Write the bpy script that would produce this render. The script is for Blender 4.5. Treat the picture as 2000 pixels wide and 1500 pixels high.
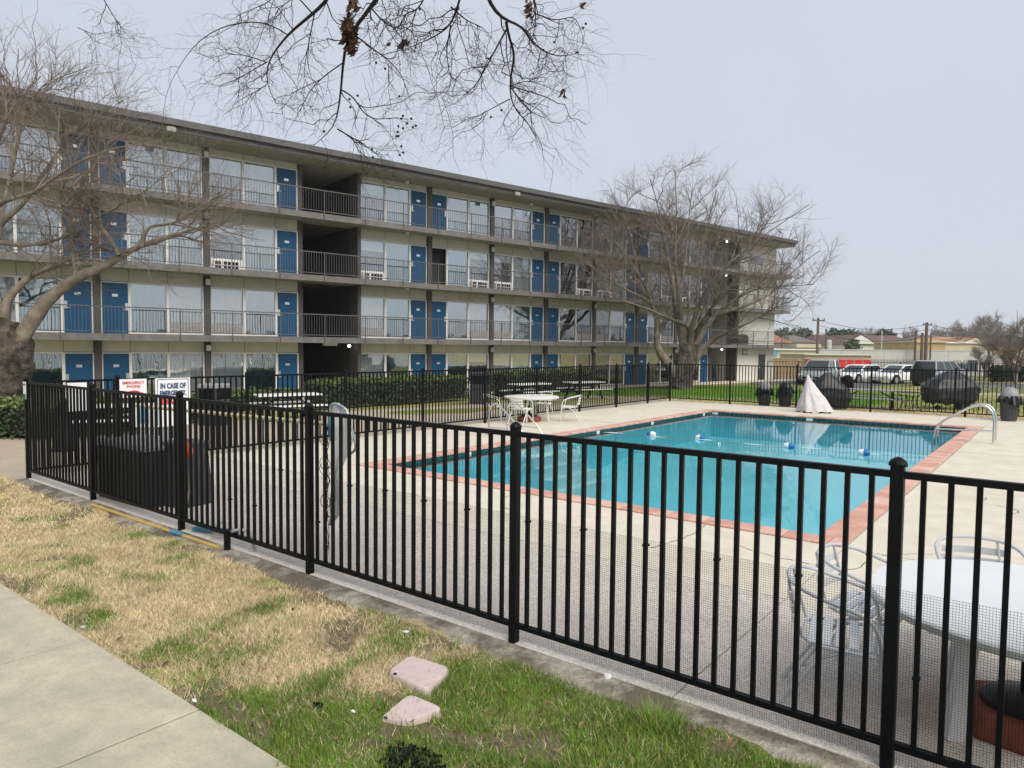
import bpy, math, random
import numpy as np
from mathutils import Vector, Matrix, noise as mnoise
R = math.radians
random.seed(7); rng = np.random.default_rng(7)
S = bpy.context.scene
COL = S.collection
for o in list(bpy.data.objects): bpy.data.objects.remove(o)

# ------------------------------------------------------------ camera
F, YAW, PITCH, ROLL, EYE = 1379.54, .66794, .05177, .00937, 2.13656
_fw0 = Vector((-math.sin(YAW), math.cos(YAW), 0)); _rt0 = Vector((math.cos(YAW), math.sin(YAW), 0)); _up0 = Vector((0, 0, 1))
FW = _fw0*math.cos(PITCH) - _up0*math.sin(PITCH); _u = _up0*math.cos(PITCH) + _fw0*math.sin(PITCH)
RT = _rt0*math.cos(ROLL) + _u*math.sin(ROLL); UP = _u*math.cos(ROLL) - _rt0*math.sin(ROLL)
cd = bpy.data.cameras.new('camera'); co = bpy.data.objects.new('camera', cd); COL.objects.link(co)
cd.sensor_width = 36; cd.lens = F/2000*36; cd.clip_start = .05; cd.clip_end = 4000
co.matrix_world = Matrix(((RT.x, UP.x, -FW.x, 0), (RT.y, UP.y, -FW.y, 0), (RT.z, UP.z, -FW.z, EYE), (0, 0, 0, 1)))
S.camera = co
def gp(px, py, z=0.):                       # photo pixel -> point of the level plane z
    d = FW + RT*((px-1000)/F) - UP*((py-750)/F); k = (z-EYE)/d.z
    return Vector((d.x*k, d.y*k, z))
def at(px, py, depth):                      # photo pixel -> point at a depth
    d = FW + RT*((px-1000)/F) - UP*((py-750)/F)
    return Vector((0, 0, EYE)) + d*depth
# ------------------------------------------------------------ light: overcast
W = bpy.data.worlds.new('World'); S.world = W; W.use_nodes = True
nt = W.node_tree; nt.nodes.clear()
out = nt.nodes.new('ShaderNodeOutputWorld'); bg = nt.nodes.new('ShaderNodeBackground')
sky = nt.nodes.new('ShaderNodeTexSky'); sky.sky_type = 'NISHITA'; sky.sun_disc = False
SUN_EL, SUN_AZ = R(45), R(110)
sky.sun_elevation = SUN_EL; sky.sun_rotation = SUN_AZ
tc = nt.nodes.new('ShaderNodeTexCoord'); nz = nt.nodes.new('ShaderNodeTexNoise'); nz.inputs['Scale'].default_value = 1.6; nz.inputs['Detail'].default_value = 4
cr = nt.nodes.new('ShaderNodeValToRGB')
cr.color_ramp.elements[0].position = .3; cr.color_ramp.elements[0].color = (5.15, 5.62, 6.35, 1)
cr.color_ramp.elements[1].position = .7; cr.color_ramp.elements[1].color = (5.55, 6.02, 6.75, 1)
mx = nt.nodes.new('ShaderNodeMix'); mx.data_type = 'RGBA'; mx.inputs[0].default_value = .93
nt.links.new(tc.outputs['Generated'], nz.inputs['Vector']); nt.links.new(nz.outputs['Fac'], cr.inputs['Fac'])
nt.links.new(sky.outputs['Color'], mx.inputs[6]); nt.links.new(cr.outputs['Color'], mx.inputs[7])
nt.links.new(mx.outputs[2], bg.inputs['Color']); bg.inputs['Strength'].default_value = .0565
nt.links.new(bg.outputs[0], out.inputs['Surface'])
sl = bpy.data.lights.new('sun', 'SUN'); sl.energy = 1.5; sl.angle = R(48); sl.color = (1, .93, .82)
so = bpy.data.objects.new('sun', sl); COL.objects.link(so)
_sd = Vector((math.cos(SUN_EL)*math.sin(SUN_AZ), math.cos(SUN_EL)*math.cos(SUN_AZ), math.sin(SUN_EL)))
so.rotation_euler = _sd.to_track_quat('Z', 'Y').to_euler()
S.view_settings.view_transform = 'Standard'; S.view_settings.look = 'None'
S.view_settings.exposure = 1.1; S.view_settings.gamma = 1; S.view_settings.use_curve_mapping = False
S.render.engine = 'CYCLES'; S.cycles.max_bounces = 8; S.cycles.transparent_max_bounces = 24
S.cycles.caustics_reflective = False; S.cycles.caustics_refractive = False

# ------------------------------------------------------------ materials
MATS = {}
def mat(name, col, rough=.7, var=.12, scale=6., col2=None, bump=0., bscale=40., metal=0., spec=.4, world=False, thr=None, detail=5):
    if name in MATS: return MATS[name]
    m = bpy.data.materials.new(name); m.use_nodes = True; n = m.node_tree.nodes; L = m.node_tree.links
    b = n['Principled BSDF']; b.inputs['Roughness'].default_value = rough; b.inputs['Metallic'].default_value = metal
    b.inputs['Specular IOR Level'].default_value = spec
    if world: g = n.new('ShaderNodeNewGeometry'); vec = g.outputs['Position']
    else: g = n.new('ShaderNodeTexCoord'); vec = g.outputs['Object']
    t = n.new('ShaderNodeTexNoise'); t.inputs['Scale'].default_value = scale; t.inputs['Detail'].default_value = detail; t.inputs['Roughness'].default_value = .62
    L.new(vec, t.inputs['Vector'])
    r = n.new('ShaderNodeValToRGB'); c2 = col2 or tuple(min(1, c*(1+var)) for c in col); c1 = col if col2 else tuple(c*(1-var) for c in col)
    p0, p1 = thr or (.32, .68)
    r.color_ramp.elements[0].position = p0; r.color_ramp.elements[0].color = (*c1, 1)
    r.color_ramp.elements[1].position = p1; r.color_ramp.elements[1].color = (*c2, 1)
    L.new(t.outputs['Fac'], r.inputs['Fac']); L.new(r.outputs['Color'], b.inputs['Base Color'])
    if bump:
        t2 = n.new('ShaderNodeTexNoise'); t2.inputs['Scale'].default_value = bscale; t2.inputs['Detail'].default_value = 4
        L.new(vec, t2.inputs['Vector']); bp = n.new('ShaderNodeBump'); bp.inputs['Strength'].default_value = bump; bp.inputs['Distance'].default_value = .02
        L.new(t2.outputs['Fac'], bp.inputs['Height']); L.new(bp.outputs['Normal'], b.inputs['Normal'])
    MATS[name] = m; return m
def stain(m, col, scale, p0, p1, amount, world=True, stretch=(1, 1, 1)):     # a second, larger layer of dirt or wear
    n = m.node_tree.nodes; L = m.node_tree.links; b = n['Principled BSDF']
    src = b.inputs['Base Color'].links[0].from_socket
    g = n.new('ShaderNodeNewGeometry' if world else 'ShaderNodeTexCoord'); vec = g.outputs['Position' if world else 'Object']
    mp = n.new('ShaderNodeMapping'); mp.inputs['Scale'].default_value = stretch; L.new(vec, mp.inputs['Vector'])
    t = n.new('ShaderNodeTexNoise'); t.inputs['Scale'].default_value = scale; t.inputs['Detail'].default_value = 6; t.inputs['Roughness'].default_value = .65; L.new(mp.outputs[0], t.inputs['Vector'])
    mr = n.new('ShaderNodeMapRange'); mr.inputs[1].default_value = p0; mr.inputs[2].default_value = p1; mr.inputs[4].default_value = amount
    L.new(t.outputs['Fac'], mr.inputs[0]); x = n.new('ShaderNodeMix'); x.data_type = 'RGBA'
    L.new(mr.outputs[0], x.inputs[0]); L.new(src, x.inputs[6]); x.inputs[7].default_value = (*col, 1); L.new(x.outputs[2], b.inputs['Base Color'])
    return m
def pebbles(m, scale, amount, dark, light):                           # exposed aggregate
    n = m.node_tree.nodes; L = m.node_tree.links; b = n['Principled BSDF']; src = b.inputs['Base Color'].links[0].from_socket
    g = n.new('ShaderNodeNewGeometry'); v = n.new('ShaderNodeTexVoronoi'); v.inputs['Scale'].default_value = scale; L.new(g.outputs['Position'], v.inputs['Vector'])
    sp = n.new('ShaderNodeSeparateColor'); L.new(v.outputs['Color'], sp.inputs[0])
    r = n.new('ShaderNodeValToRGB'); r.color_ramp.elements[0].color = (*dark, 1); r.color_ramp.elements[1].color = (*light, 1); L.new(sp.outputs[0], r.inputs[0])
    x = n.new('ShaderNodeMix'); x.data_type = 'RGBA'; x.inputs[0].default_value = amount; L.new(src, x.inputs[6]); L.new(r.outputs[0], x.inputs[7]); L.new(x.outputs[2], b.inputs['Base Color'])
    bp = n.new('ShaderNodeBump'); bp.inputs['Strength'].default_value = .35; bp.inputs['Distance'].default_value = .006; bp.invert = True
    L.new(v.outputs['Distance'], bp.inputs['Height']); L.new(bp.outputs[0], b.inputs['Normal'])
    return m
def glassy(name, tint, gloss, rough=.02, refl=(1, 1, 1)):             # a pane: see-through tint with a mirror sheen
    m = bpy.data.materials.new(name); m.use_nodes = True; n = m.node_tree.nodes; L = m.node_tree.links; n.clear()
    o = n.new('ShaderNodeOutputMaterial'); t = n.new('ShaderNodeBsdfTransparent'); t.inputs[0].default_value = (*tint, 1)
    g = n.new('ShaderNodeBsdfGlossy'); g.inputs['Roughness'].default_value = rough; g.inputs['Color'].default_value = (*refl, 1)
    lw = n.new('ShaderNodeFresnel'); lw.inputs['IOR'].default_value = 1.5
    ad = n.new('ShaderNodeMath'); ad.operation = 'ADD'; ad.use_clamp = True; ad.inputs[1].default_value = gloss; L.new(lw.outputs[0], ad.inputs[0])
    tc = n.new('ShaderNodeTexCoord'); nn = n.new('ShaderNodeTexNoise'); nn.inputs['Scale'].default_value = .9; L.new(tc.outputs['Object'], nn.inputs['Vector'])
    bp = n.new('ShaderNodeBump'); bp.inputs['Strength'].default_value = .12; bp.inputs['Distance'].default_value = .05; L.new(nn.outputs['Fac'], bp.inputs['Height']); L.new(bp.outputs[0], g.inputs['Normal'])
    x = n.new('ShaderNodeMixShader'); L.new(ad.outputs[0], x.inputs[0]); L.new(t.outputs[0], x.inputs[1]); L.new(g.outputs[0], x.inputs[2]); L.new(x.outputs[0], o.inputs['Surface'])
    MATS[name] = m; return m
def lamp_mat(name, col, e):
    m = bpy.data.materials.new(name); m.use_nodes = True; b = m.node_tree.nodes['Principled BSDF']
    b.inputs['Base Color'].default_value = (.8, .8, .75, 1); b.inputs['Emission Color'].default_value = (*col, 1); b.inputs['Emission Strength'].default_value = e; return m
M_black = mat('black powder coated metal', (.004, .0048, .006), .45, .3, 12, spec=.16)
M_plas = mat('black plastic', (.016, .017, .019), .5, .3, 10)
M_char = mat('charcoal plastic', (.05, .052, .058), .55, .25, 9)
M_white = mat('white plastic', (.78, .78, .77), .45, .05, 5)
M_wpaint = mat('white paint', (.72, .72, .7), .5, .08, 8)
M_alu = mat('brushed aluminium', (.72, .73, .75), .28, .08, 30, metal=.9)
M_steel = mat('stainless steel', (.7, .69, .66), .22, .08, 20, metal=1.)
M_brown = mat('dark brown trim paint', (.075, .068, .064), .6, .2, 5)
M_slab = stain(mat('grey brown balcony paint', (.165, .152, .146), .65, .18, 4), (.085, .075, .07), .5, .5, .75, .6, stretch=(3, 3, .4))
M_soff = mat('soffit paint', (.4, .375, .325), .7, .15, 3)
M_rail = mat('grey railing paint', (.11, .108, .108), .45, .15, 6)
M_beige = stain(mat('beige spandrel panel', (.575, .535, .465), .7, .08, 2.5), (.3, .26, .2), .35, .55, .8, .5)
M_fr = mat('white window frame', (.74, .73, .7), .5, .08, 6)
M_door = mat('blue door paint', (.0015, .07, .17), .42, .12, 3)
M_roof = mat('grey roof metal', (.105, .1, .105), .55, .18, 2)
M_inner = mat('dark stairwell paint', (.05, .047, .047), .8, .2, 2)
M_siding = stain(mat('white siding paint', (.7, .67, .6), .6, .06, 3), (.45, .4, .33), .3, .5, .8, .45)
M_bark = stain(mat('grey brown bark', (.035, .027, .022), .95, .3, 7, col2=(.15, .115, .088), bump=1.4, bscale=18), (.018, .015, .013), 2.2, .46, .62, .85, stretch=(1, 1, .3))
M_bark_mid = stain(mat('mid brown bark', (.075, .06, .048), .95, .3, 7, col2=(.2, .165, .132), bump=1.4, bscale=18), (.035, .029, .024), 2.2, .46, .62, .8, stretch=(1, 1, .3))
M_limb = stain(mat('limb bark', (.15, .12, .098), .9, .3, 4, col2=(.3, .25, .2), bump=.9, bscale=16), (.07, .058, .048), 1.6, .5, .62, .6)
M_twig = mat('twig bark', (.12, .09, .075), .9, .2, 1.5, col2=(.3, .235, .19))
M_dtwig = mat('dark twig bark', (.022, .015, .013), .9, .3, 4)
M_leafd = mat('dried leaf', (.075, .034, .016), .8, .4, 25)
M_berry = mat('dark berry', (.012, .008, .008), .6, .2, 9)

# ------------------------------------------------------------ mesh helpers
class MB:
    def __init__(s): s.v = []; s.f = []
    def add(s, vs, fs):
        k = len(s.v); s.v += [tuple(p) for p in vs]; s.f += [tuple(i+k for i in f) for f in fs]; return s
    def box(s, x0, x1, y0, y1, z0, z1, M=None):
        vs = [Vector(p) for p in ((x0,y0,z0),(x1,y0,z0),(x1,y1,z0),(x0,y1,z0),(x0,y0,z1),(x1,y0,z1),(x1,y1,z1),(x0,y1,z1))]
        if M: vs = [M @ p for p in vs]
        return s.add(vs, [(0,3,2,1),(4,5,6,7),(0,1,5,4),(1,2,6,5),(2,3,7,6),(3,0,4,7)])
    def bev(s, x0, x1, y0, y1, z0, z1, b=.01, M=None):                # box with bevelled upright and upper edges
        def ring(i, z): return [(x0+i+b,y0+i,z),(x1-i-b,y0+i,z),(x1-i,y0+i+b,z),(x1-i,y1-i-b,z),(x1-i-b,y1-i,z),(x0+i+b,y1-i,z),(x0+i,y1-i-b,z),(x0+i,y0+i+b,z)]
        vs = ring(0, z0)+ring(0, z1-b)+ring(b, z1)
        if M: vs = [M @ Vector(p) for p in vs]
        fs = [tuple(range(7, -1, -1)), tuple(range(16, 24))]
        for k in (0, 8): fs += [(k+i, k+(i+1) % 8, k+8+(i+1) % 8, k+8+i) for i in range(8)]
        return s.add(vs, fs)
    def bar(s, a, b, w, h=None, up=(0, 0, 1)):
        a = Vector(a); b = Vector(b); d = (b-a).normalized(); u = Vector(up)
        if abs(d.dot(u)) > .98: u = Vector((1, 0, 0))
        x = d.cross(u).normalized()*(w/2); y = x.cross(d).normalized()*((h or w)/2)
        vs = [a-x-y, a+x-y, a+x+y, a-x+y, b-x-y, b+x-y, b+x+y, b-x+y]
        return s.add(vs, [(0,3,2,1),(4,5,6,7),(0,1,5,4),(1,2,6,5),(2,3,7,6),(3,0,4,7)])
    def tube(s, pts, r, n=8, cap=True):
        pts = [Vector(p) for p in pts]; rs = r if hasattr(r, '__len__') else [r]*len(pts); vs = []; fs = []
        ref = None
        for i, p in enumerate(pts):
            d = (pts[min(i+1, len(pts)-1)]-pts[max(i-1, 0)]).normalized()
            if ref is None: ref = Vector((0, 0, 1)) if abs(d.z) < .9 else Vector((1, 0, 0))
            x = d.cross(ref); x = x.normalized() if x.length > 1e-6 else Vector((1, 0, 0)); y = x.cross(d).normalized(); ref = y
            vs += [p + (x*math.cos(2*math.pi*k/n)+y*math.sin(2*math.pi*k/n))*rs[i] for k in range(n)]
        for i in range(len(pts)-1):
            fs += [(i*n+k, i*n+(k+1) % n, (i+1)*n+(k+1) % n, (i+1)*n+k) for k in range(n)]
        if cap: fs += [tuple(range(n-1, -1, -1)), tuple(range((len(pts)-1)*n, len(pts)*n))]
        return s.add(vs, fs)
    def lathe(s, prof, n=20, M=None, sx=1, sy=1):
        vs = []; fs = []
        for r, z in prof: vs += [(r*math.cos(2*math.pi*k/n)*sx, r*math.sin(2*math.pi*k/n)*sy, z) for k in range(n)]
        for i in range(len(prof)-1): fs += [(i*n+k, i*n+(k+1) % n, (i+1)*n+(k+1) % n, (i+1)*n+k) for k in range(n)]
        fs += [tuple(range(n-1, -1, -1)), tuple(range((len(prof)-1)*n, len(prof)*n))]
        if M: vs = [M @ Vector(v) for v in vs]
        return s.add(vs, fs)
    def prism(s, poly, z0, z1, M=None):
        n = len(poly); vs = [(x, y, z0) for x, y in poly]+[(x, y, z1) for x, y in poly]
        if M: vs = [M @ Vector(v) for v in vs]
        return s.add(vs, [tuple(range(n-1, -1, -1)), tuple(range(n, 2*n))]+[(i, (i+1) % n, n+(i+1) % n, n+i) for i in range(n)])
    def quad(s, a, b, c, d): return s.add([a, b, c, d], [(0, 1, 2, 3)])
    def mesh(s, name, m, smooth=False):
        me = bpy.data.meshes.new(name); me.from_pydata(s.v, [], s.f)
        if m: me.materials.append(m)
        if smooth:
            me.polygons.foreach_set('use_smooth', [True]*len(me.polygons))
            try: me.set_sharp_from_angle(angle=R(38))
            except Exception: pass
        me.update(); return me
    def build(s, name, m, parent=None, smooth=False, **kw): return obj(name, s.mesh(name, m, smooth), parent, **kw)
def obj(name, me, parent=None, loc=None, rz=None, kind=None):
    o = bpy.data.objects.new(name, me); COL.objects.link(o)
    if parent: o.parent = parent
    if loc is not None: o.location = loc
    if rz is not None: o.rotation_euler = (0, 0, rz)
    if kind: o['kind'] = kind
    return o
def tag(o, label, cat, group=None):
    o['label'] = label; o['category'] = cat
    if group: o['group'] = group
    return o
def thing(name, label, cat, loc=(0, 0, 0), rz=0, group=None):
    o = bpy.data.objects.new(name, None); COL.objects.link(o); o.location = loc; o.rotation_euler = (0, 0, rz); o.empty_display_size = .1
    return tag(o, label, cat, group)
def kids(o): return [c for c in bpy.data.objects if c.parent == o]
def dup(root, loc, rz, label, group=None):
    def cp(o, par):
        c = o.copy(); COL.objects.link(c); c.parent = par
        for ch in kids(o): cp(ch, c)
        return c
    r = root.copy(); COL.objects.link(r)
    for ch in kids(root): cp(ch, r)
    r.location = loc; r.rotation_euler = (0, 0, rz); r['label'] = label
    if group: r['group'] = group
    return r
def npmesh(name, v, f, m):                    # big meshes from arrays (all faces of one size)
    me = bpy.data.meshes.new(name); v = np.asarray(v, np.float32); f = np.asarray(f, np.int32); k = f.shape[1]
    me.vertices.add(len(v)); me.vertices.foreach_set('co', v.ravel()); me.loops.add(f.size); me.loops.foreach_set('vertex_index', f.ravel())
    me.polygons.add(len(f)); me.polygons.foreach_set('loop_start', np.arange(0, f.size, k, dtype=np.int32)); me.polygons.foreach_set('loop_total', np.full(len(f), k, np.int32))
    for x in (m if isinstance(m, (list, tuple)) else [m]): me.materials.append(x)
    me.update(calc_edges=True); return me
def structure(o): o['kind'] = 'structure'; return o
def fbm(x, y, s, o=3):
    return mnoise.fractal(Vector((x*s, y*s, 3.7)), 1., 2., o)
def sstep(a, b, x):
    t = np.clip((x-a)/(b-a), 0, 1); return t*t*(3-2*t)
# ------------------------------------------------------------ layout
TH = .2206256; BD = 31.63708; BZ = -.29                  # the motel's facade: direction, distance, ground level
def B2W(s, off, z): return Vector((math.sin(TH)*s-math.cos(TH)*(BD-off), math.cos(TH)*s+math.sin(TH)*(BD-off), z))
FY, FXR, FXL, FYF, FANG = 3.974, -.65724, -12.857, 26.797, .03566      # the pool fence
PX0, PX1, PY0, PY1, CW = -10.03, -1.87, 8.2, 23.95, .33                # outer edge and width of the brick coping
SP = 2.44
def terr(x, y):
    off = BD + math.cos(TH)*x - math.sin(TH)*y
    return -.05 - .29*(1-sstep(2.5, 12., off))*(1-sstep(70, 110, y)) - .27*sstep(33, 45, y)*sstep(-16, -11, x)
# ============================================================ GROUND
def straw_green(x, y):                       # how green the near lawn is, 0..1, and how bare
    g = .5+1.1*fbm(x+3, y-8, 2.1, 5)
    lean = .05 + .92*sstep(-4.4, -2.2, x - .45*(y-2.9))
    edge = .16*math.exp(-((y-2.3)/.22)**2)*sstep(-7.2, -6.4, x)*(1-sstep(-3.8, -3.2, x))
    for bx, by, br, ba in BLOBS: edge += .55*ba*math.exp(-((x-bx)**2+(y-by)**2)/br**2)
    v = g*.55 + lean - .32 + edge
    green = float(sstep(.1, .78, v))
    bare = .5+1.1*fbm(x*1.3+40, y*1.3+11, 1.6, 4) + .45*math.exp(-((y-2.12)/.1)**2) - .25
    bare += .12 + .5*math.exp(-((x+3.75)**2+(y-2.3)**2)/.25**2) + .4*math.exp(-((x+2.95)**2+(y-2.62)**2)/.2**2) + .35*math.exp(-((y-3.68)/.08)**2)
    return green, float(sstep(.62, .95, bare))
BLOBS = [(gp(*a).x, gp(*a).y, r, w) for a, r, w in (((200, 1195), .3, .5), ((300, 1275), .28, .6), ((140, 1060), .3, .35), ((410, 1165), .3, .3), ((75, 1010), .25, .25), ((720, 1190), .16, .7), ((830, 1225), .25, .5), ((250, 1020), .2, .4), ((440, 1260), .2, .25), ((560, 1130), .25, .3))]
def ground_mat(name, straw, green, soil, s):
    m = bpy.data.materials.new(name); m.use_nodes = True; n = m.node_tree.nodes; L = m.node_tree.links; b = n['Principled BSDF']; b.inputs['Roughness'].default_value = .95; b.inputs['Specular IOR Level'].default_value = .1
    a = n.new('ShaderNodeAttribute'); a.attribute_name = 'cover'; sp = n.new('ShaderNodeSeparateColor'); L.new(a.outputs['Color'], sp.inputs[0])
    g = n.new('ShaderNodeNewGeometry'); t = n.new('ShaderNodeTexNoise'); t.inputs['Scale'].default_value = s; t.inputs['Detail'].default_value = 8; t.inputs['Roughness'].default_value = .7; L.new(g.outputs['Position'], t.inputs['Vector'])
    def ramp(c, lo, hi):
        r = n.new('ShaderNodeValToRGB'); r.color_ramp.elements[0].position = .33; r.color_ramp.elements[1].position = .66
        r.color_ramp.elements[0].color = (*[k*lo for k in c], 1); r.color_ramp.elements[1].color = (*[k*hi for k in c], 1); L.new(t.outputs['Fac'], r.inputs['Fac']); return r.outputs[0]
    def mix(f, p, q):
        x = n.new('ShaderNodeMix'); x.data_type = 'RGBA'; L.new(f, x.inputs[0]); L.new(p, x.inputs[6]); L.new(q, x.inputs[7]); return x.outputs[2]
    c = mix(sp.outputs[0], ramp(straw, .72, 1.25), ramp(green, .62, 1.3)); c = mix(sp.outputs[1], c, ramp(soil, .6, 1.3)); L.new(c, b.inputs['Base Color'])
    bp = n.new('ShaderNodeBump'); bp.inputs['Strength'].default_value = .6; bp.inputs['Distance'].default_value = .04; L.new(t.outputs['Fac'], bp.inputs['Height']); L.new(bp.outputs[0], b.inputs['Normal']); return m
def sheet(name, xs, ys, zf, cf, m, hole=None, parent=None):
    X, Y = np.meshgrid(xs, ys); nx, ny = len(xs), len(ys); v = np.zeros((nx*ny, 3)); v[:, 0] = X.ravel(); v[:, 1] = Y.ravel()
    v[:, 2] = zf(v[:, 0], v[:, 1]); j, i = np.meshgrid(np.arange(ny-1), np.arange(nx-1), indexing='ij'); a = (j*nx+i).ravel()
    f = np.stack([a, a+1, a+nx+1, a+nx], 1)
    if hole:
        c = v[f].mean(1); f = f[~((c[:, 0] > hole[0]) & (c[:, 0] < hole[1]) & (c[:, 1] > hole[2]) & (c[:, 1] < hole[3]))]
    me = npmesh(name, v, f, m)
    if cf is not None:
        at_ = me.color_attributes.new('cover', 'FLOAT_COLOR', 'POINT'); at_.data.foreach_set('color', np.asarray(cf(v), np.float32).ravel())
    o = obj(name, me, parent); return o
def ax(*seg): return np.unique(np.concatenate([np.arange(a, b, st) for a, b, st in seg]))
gx = ax((-1500, -200, 130), (-200, -60, 14), (-60, 30, .9), (30, 200, 12), (200, 1600, 140)); gy = ax((-600, -100, 100), (-100, -8, 9), (-8, 75, .9), (75, 220, 8), (220, 1900, 140))
gx = np.unique(np.concatenate([gx, [PX0+.2, PX1-.2]])); gy = np.unique(np.concatenate([gy, [PY0+.2, PY1-.2]]))
def far_cover(v):
    c = np.zeros((len(v), 4)); c[:, 3] = 1
    for k, (x, y, z) in enumerate(v):
        if abs(x) > 90 or y > 160 or y < -20: c[k, 0] = .45; continue
        off = BD + math.cos(TH)*x - math.sin(TH)*y
        fy = FYF + math.tan(FANG)*(x-FXL)
        g = .45 + .55*fbm(x, y, .16, 4)
        if y > fy-1: g += .62*sstep(1.6, 4.2, y-fy)*(1-sstep(10, 22, y-fy)) - .55*(1-sstep(.8, 3.4, y-fy)) + (.3 if x < -8 else -.2)
        else: g += .1
        c[k, 0] = min(1, max(0, g)); c[k, 1] = max(0, min(1, 1.2*fbm(x+70, y, .35, 3)-.25))
    return c
M_land = ground_mat('grass ground', (.46, .385, .2), (.17, .225, .045), (.22, .17, .11), 5.)
structure(sheet('ground', gx, gy, lambda x, y: terr(x, y), far_cover, M_land, hole=(PX0, PX1, PY0, PY1)))
M_lawn = ground_mat('lawn soil', (.5, .4, .23), (.16, .19, .05), (.19, .15, .105), 30.)
LZ = lambda x, y: -.035 + .012*np.sin(x*2.1+y) + .01*np.sin(x*5.3-y*4.1)
def lawn_cover(v):
    c = np.zeros((len(v), 4)); c[:, 3] = 1
    for k, (x, y, z) in enumerate(v): c[k, 0], c[k, 1] = straw_green(x, y)
    return c
structure(sheet('lawn', np.arange(-14.2, 2.6, .06), np.arange(1.98, 3.86, .06), LZ, lawn_cover, M_lawn))
# pavement: the slabs of the front path
M_walk = stain(stain(mat('pavement concrete', (.55, .495, .37), .85, .14, 5, bump=.35, bscale=160, world=True, detail=9), (.3, .275, .225), 1.3, .42, .75, .6), (.28, .25, .2), 45, .52, .7, .5)
M_dirt = mat('joint dirt', (.03, .024, .02), .95, .3, 20, world=True)
pav = structure(MB().box(-30, 6, -1.2, 2.0, -.2, -.009).build('pavement', M_dirt))
for k in range(-15, 6):
    x0 = -3.925+1.575*k; x1 = x0+1.575
    for y0, y1 in ((.46, 2.045), (-1.2, .455)):
        MB().bev(x0+.008, x1-.008, y0, y1, -.06, .002*((k*7) % 3)/3, .003).build('paving_slab', M_walk, pav)
# pool deck: slabs of exposed aggregate by the fence and smooth concrete round the pool
M_deck = stain(stain(mat('pale deck concrete', (.66, .6, .5), .85, .09, 3, bump=.15, bscale=120, world=True, detail=8), (.5, .44, .35), .55, .45, .8, .5), (.36, .32, .26), 2.6, .66, .8, .5)
M_agg = pebbles(stain(mat('exposed aggregate', (.66, .59, .52), .9, .14, 9, world=True, detail=8), (.34, .3, .26), .7, .42, .72, .6), 105, .4, (.2, .16, .14), (.9, .84, .76))
def fyf(x): return FYF + math.tan(FANG)*(x-FXL) + .16
deck = structure(MB().prism([(-13.03, 3.6), (9.4, 3.6), (9.4, PY0+.1), (-13.03, PY0+.1)], -.4, -.06).prism([(-13.03, PY1-.1), (9.4, PY1-.1), (9.4, fyf(9.4)-.05), (-13.03, fyf(-13)-.05)], -.4, -.06).prism([(-13.03, PY0+.1), (PX0+.1, PY0+.1), (PX0+.1, PY1-.1), (-13.03, PY1-.1)], -.4, -.06).prism([(PX1-.1, PY0+.1), (9.4, PY0+.1), (9.4, PY1-.1), (PX1-.1, PY1-.1)], -.4, -.06).build('pool_deck', M_dirt))
cxs = [-13.05, PX0-.035, -7.3, -4.55, PX1+.035, 1.3, 4.4, 9.5]; rys = [3.94, 6.15, PY0-.035, 11.3, 14.5, 17.7, 20.8, PY1+.035, 27]
for i in range(len(cxs)-1):
    for j in range(len(rys)-1):
        if 1 <= i <= 3 and 2 <= j <= 6: continue
        x0, x1, y0, y1 = cxs[i]+.006, cxs[i+1]-.006, rys[j]+.006, rys[j+1]-.006
        q0, q1 = (fyf(x0), fyf(x1)) if j == len(rys)-2 else (y1, y1)
        dz = rng.uniform(-.003, .003)
        MB().prism([(x0, y0), (x1, y0), (x1, q1), (x0, q0)], -.07, dz).build('deck_slab', M_agg if j == 0 else M_deck, deck)
# hairline cracks in the deck
ck = MB(); g = random.Random(12)
for cx, cy, ca, cl in ((-1.6, 8.05, -1.2, 1.9), (-1.55, 8.1, .4, 2.4), (-3.4, 8.12, -1.9, 1.3), (-6.2, 8.1, -1.7, 1.2), (1.2, 12.5, .2, 2.2), (-10.6, 14.2, 2.6, 1.6), (-1.2, 16.5, -.3, 1.8), (-.6, 11.2, .9, 1.5)):
    x, y, a = cx, cy, ca; p0 = Vector((x, y, .0045)); k = 0
    while k < cl/.09:
        a += g.uniform(-.5, .5); p1 = p0+Vector((math.cos(a)*.09, math.sin(a)*.09, 0)); n_ = Vector((-math.sin(a), math.cos(a), 0))*g.uniform(.002, .006); ck.quad(p0-n_, p1-n_*.8, p1+n_*.8, p0+n_); p0 = p1; k += 1
ck.build('crack', M_dirt, deck, kind='stuff')
# the broken concrete edge under the front fence
M_edge = stain(mat('weathered concrete edge', (.4, .355, .295), .95, .32, 14, bump=1., bscale=45, world=True), (.12, .092, .068), 2.2, .4, .56, .9)
eb = MB(); n_ = 300; pts = []
for k in range(n_+1):
    x = -13.05 + k*15./n_; w = .15+.07*mnoise.noise(Vector((x*1.3, 0, 0)))+.05*mnoise.noise(Vector((x*6, 3, 0))); pts.append((x, 3.92-w-.04, w))
vs = []; fs = []
for x, y, w in pts: vs += [(x, 3.943, -.004), (x, y+.09, -.012+.012*mnoise.noise(Vector((x*7, 9, 0)))), (x, y, -.04+.012*mnoise.noise(Vector((x*11, 2, 0)))), (x, y-.02, -.1)]
for k in range(n_):
    for j in range(3): fs.append((k*4+j, k*4+j+1, k*4+j+5, k*4+j+4))
structure(eb.add(vs, fs).build('concrete_edge', M_edge, smooth=True))
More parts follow.
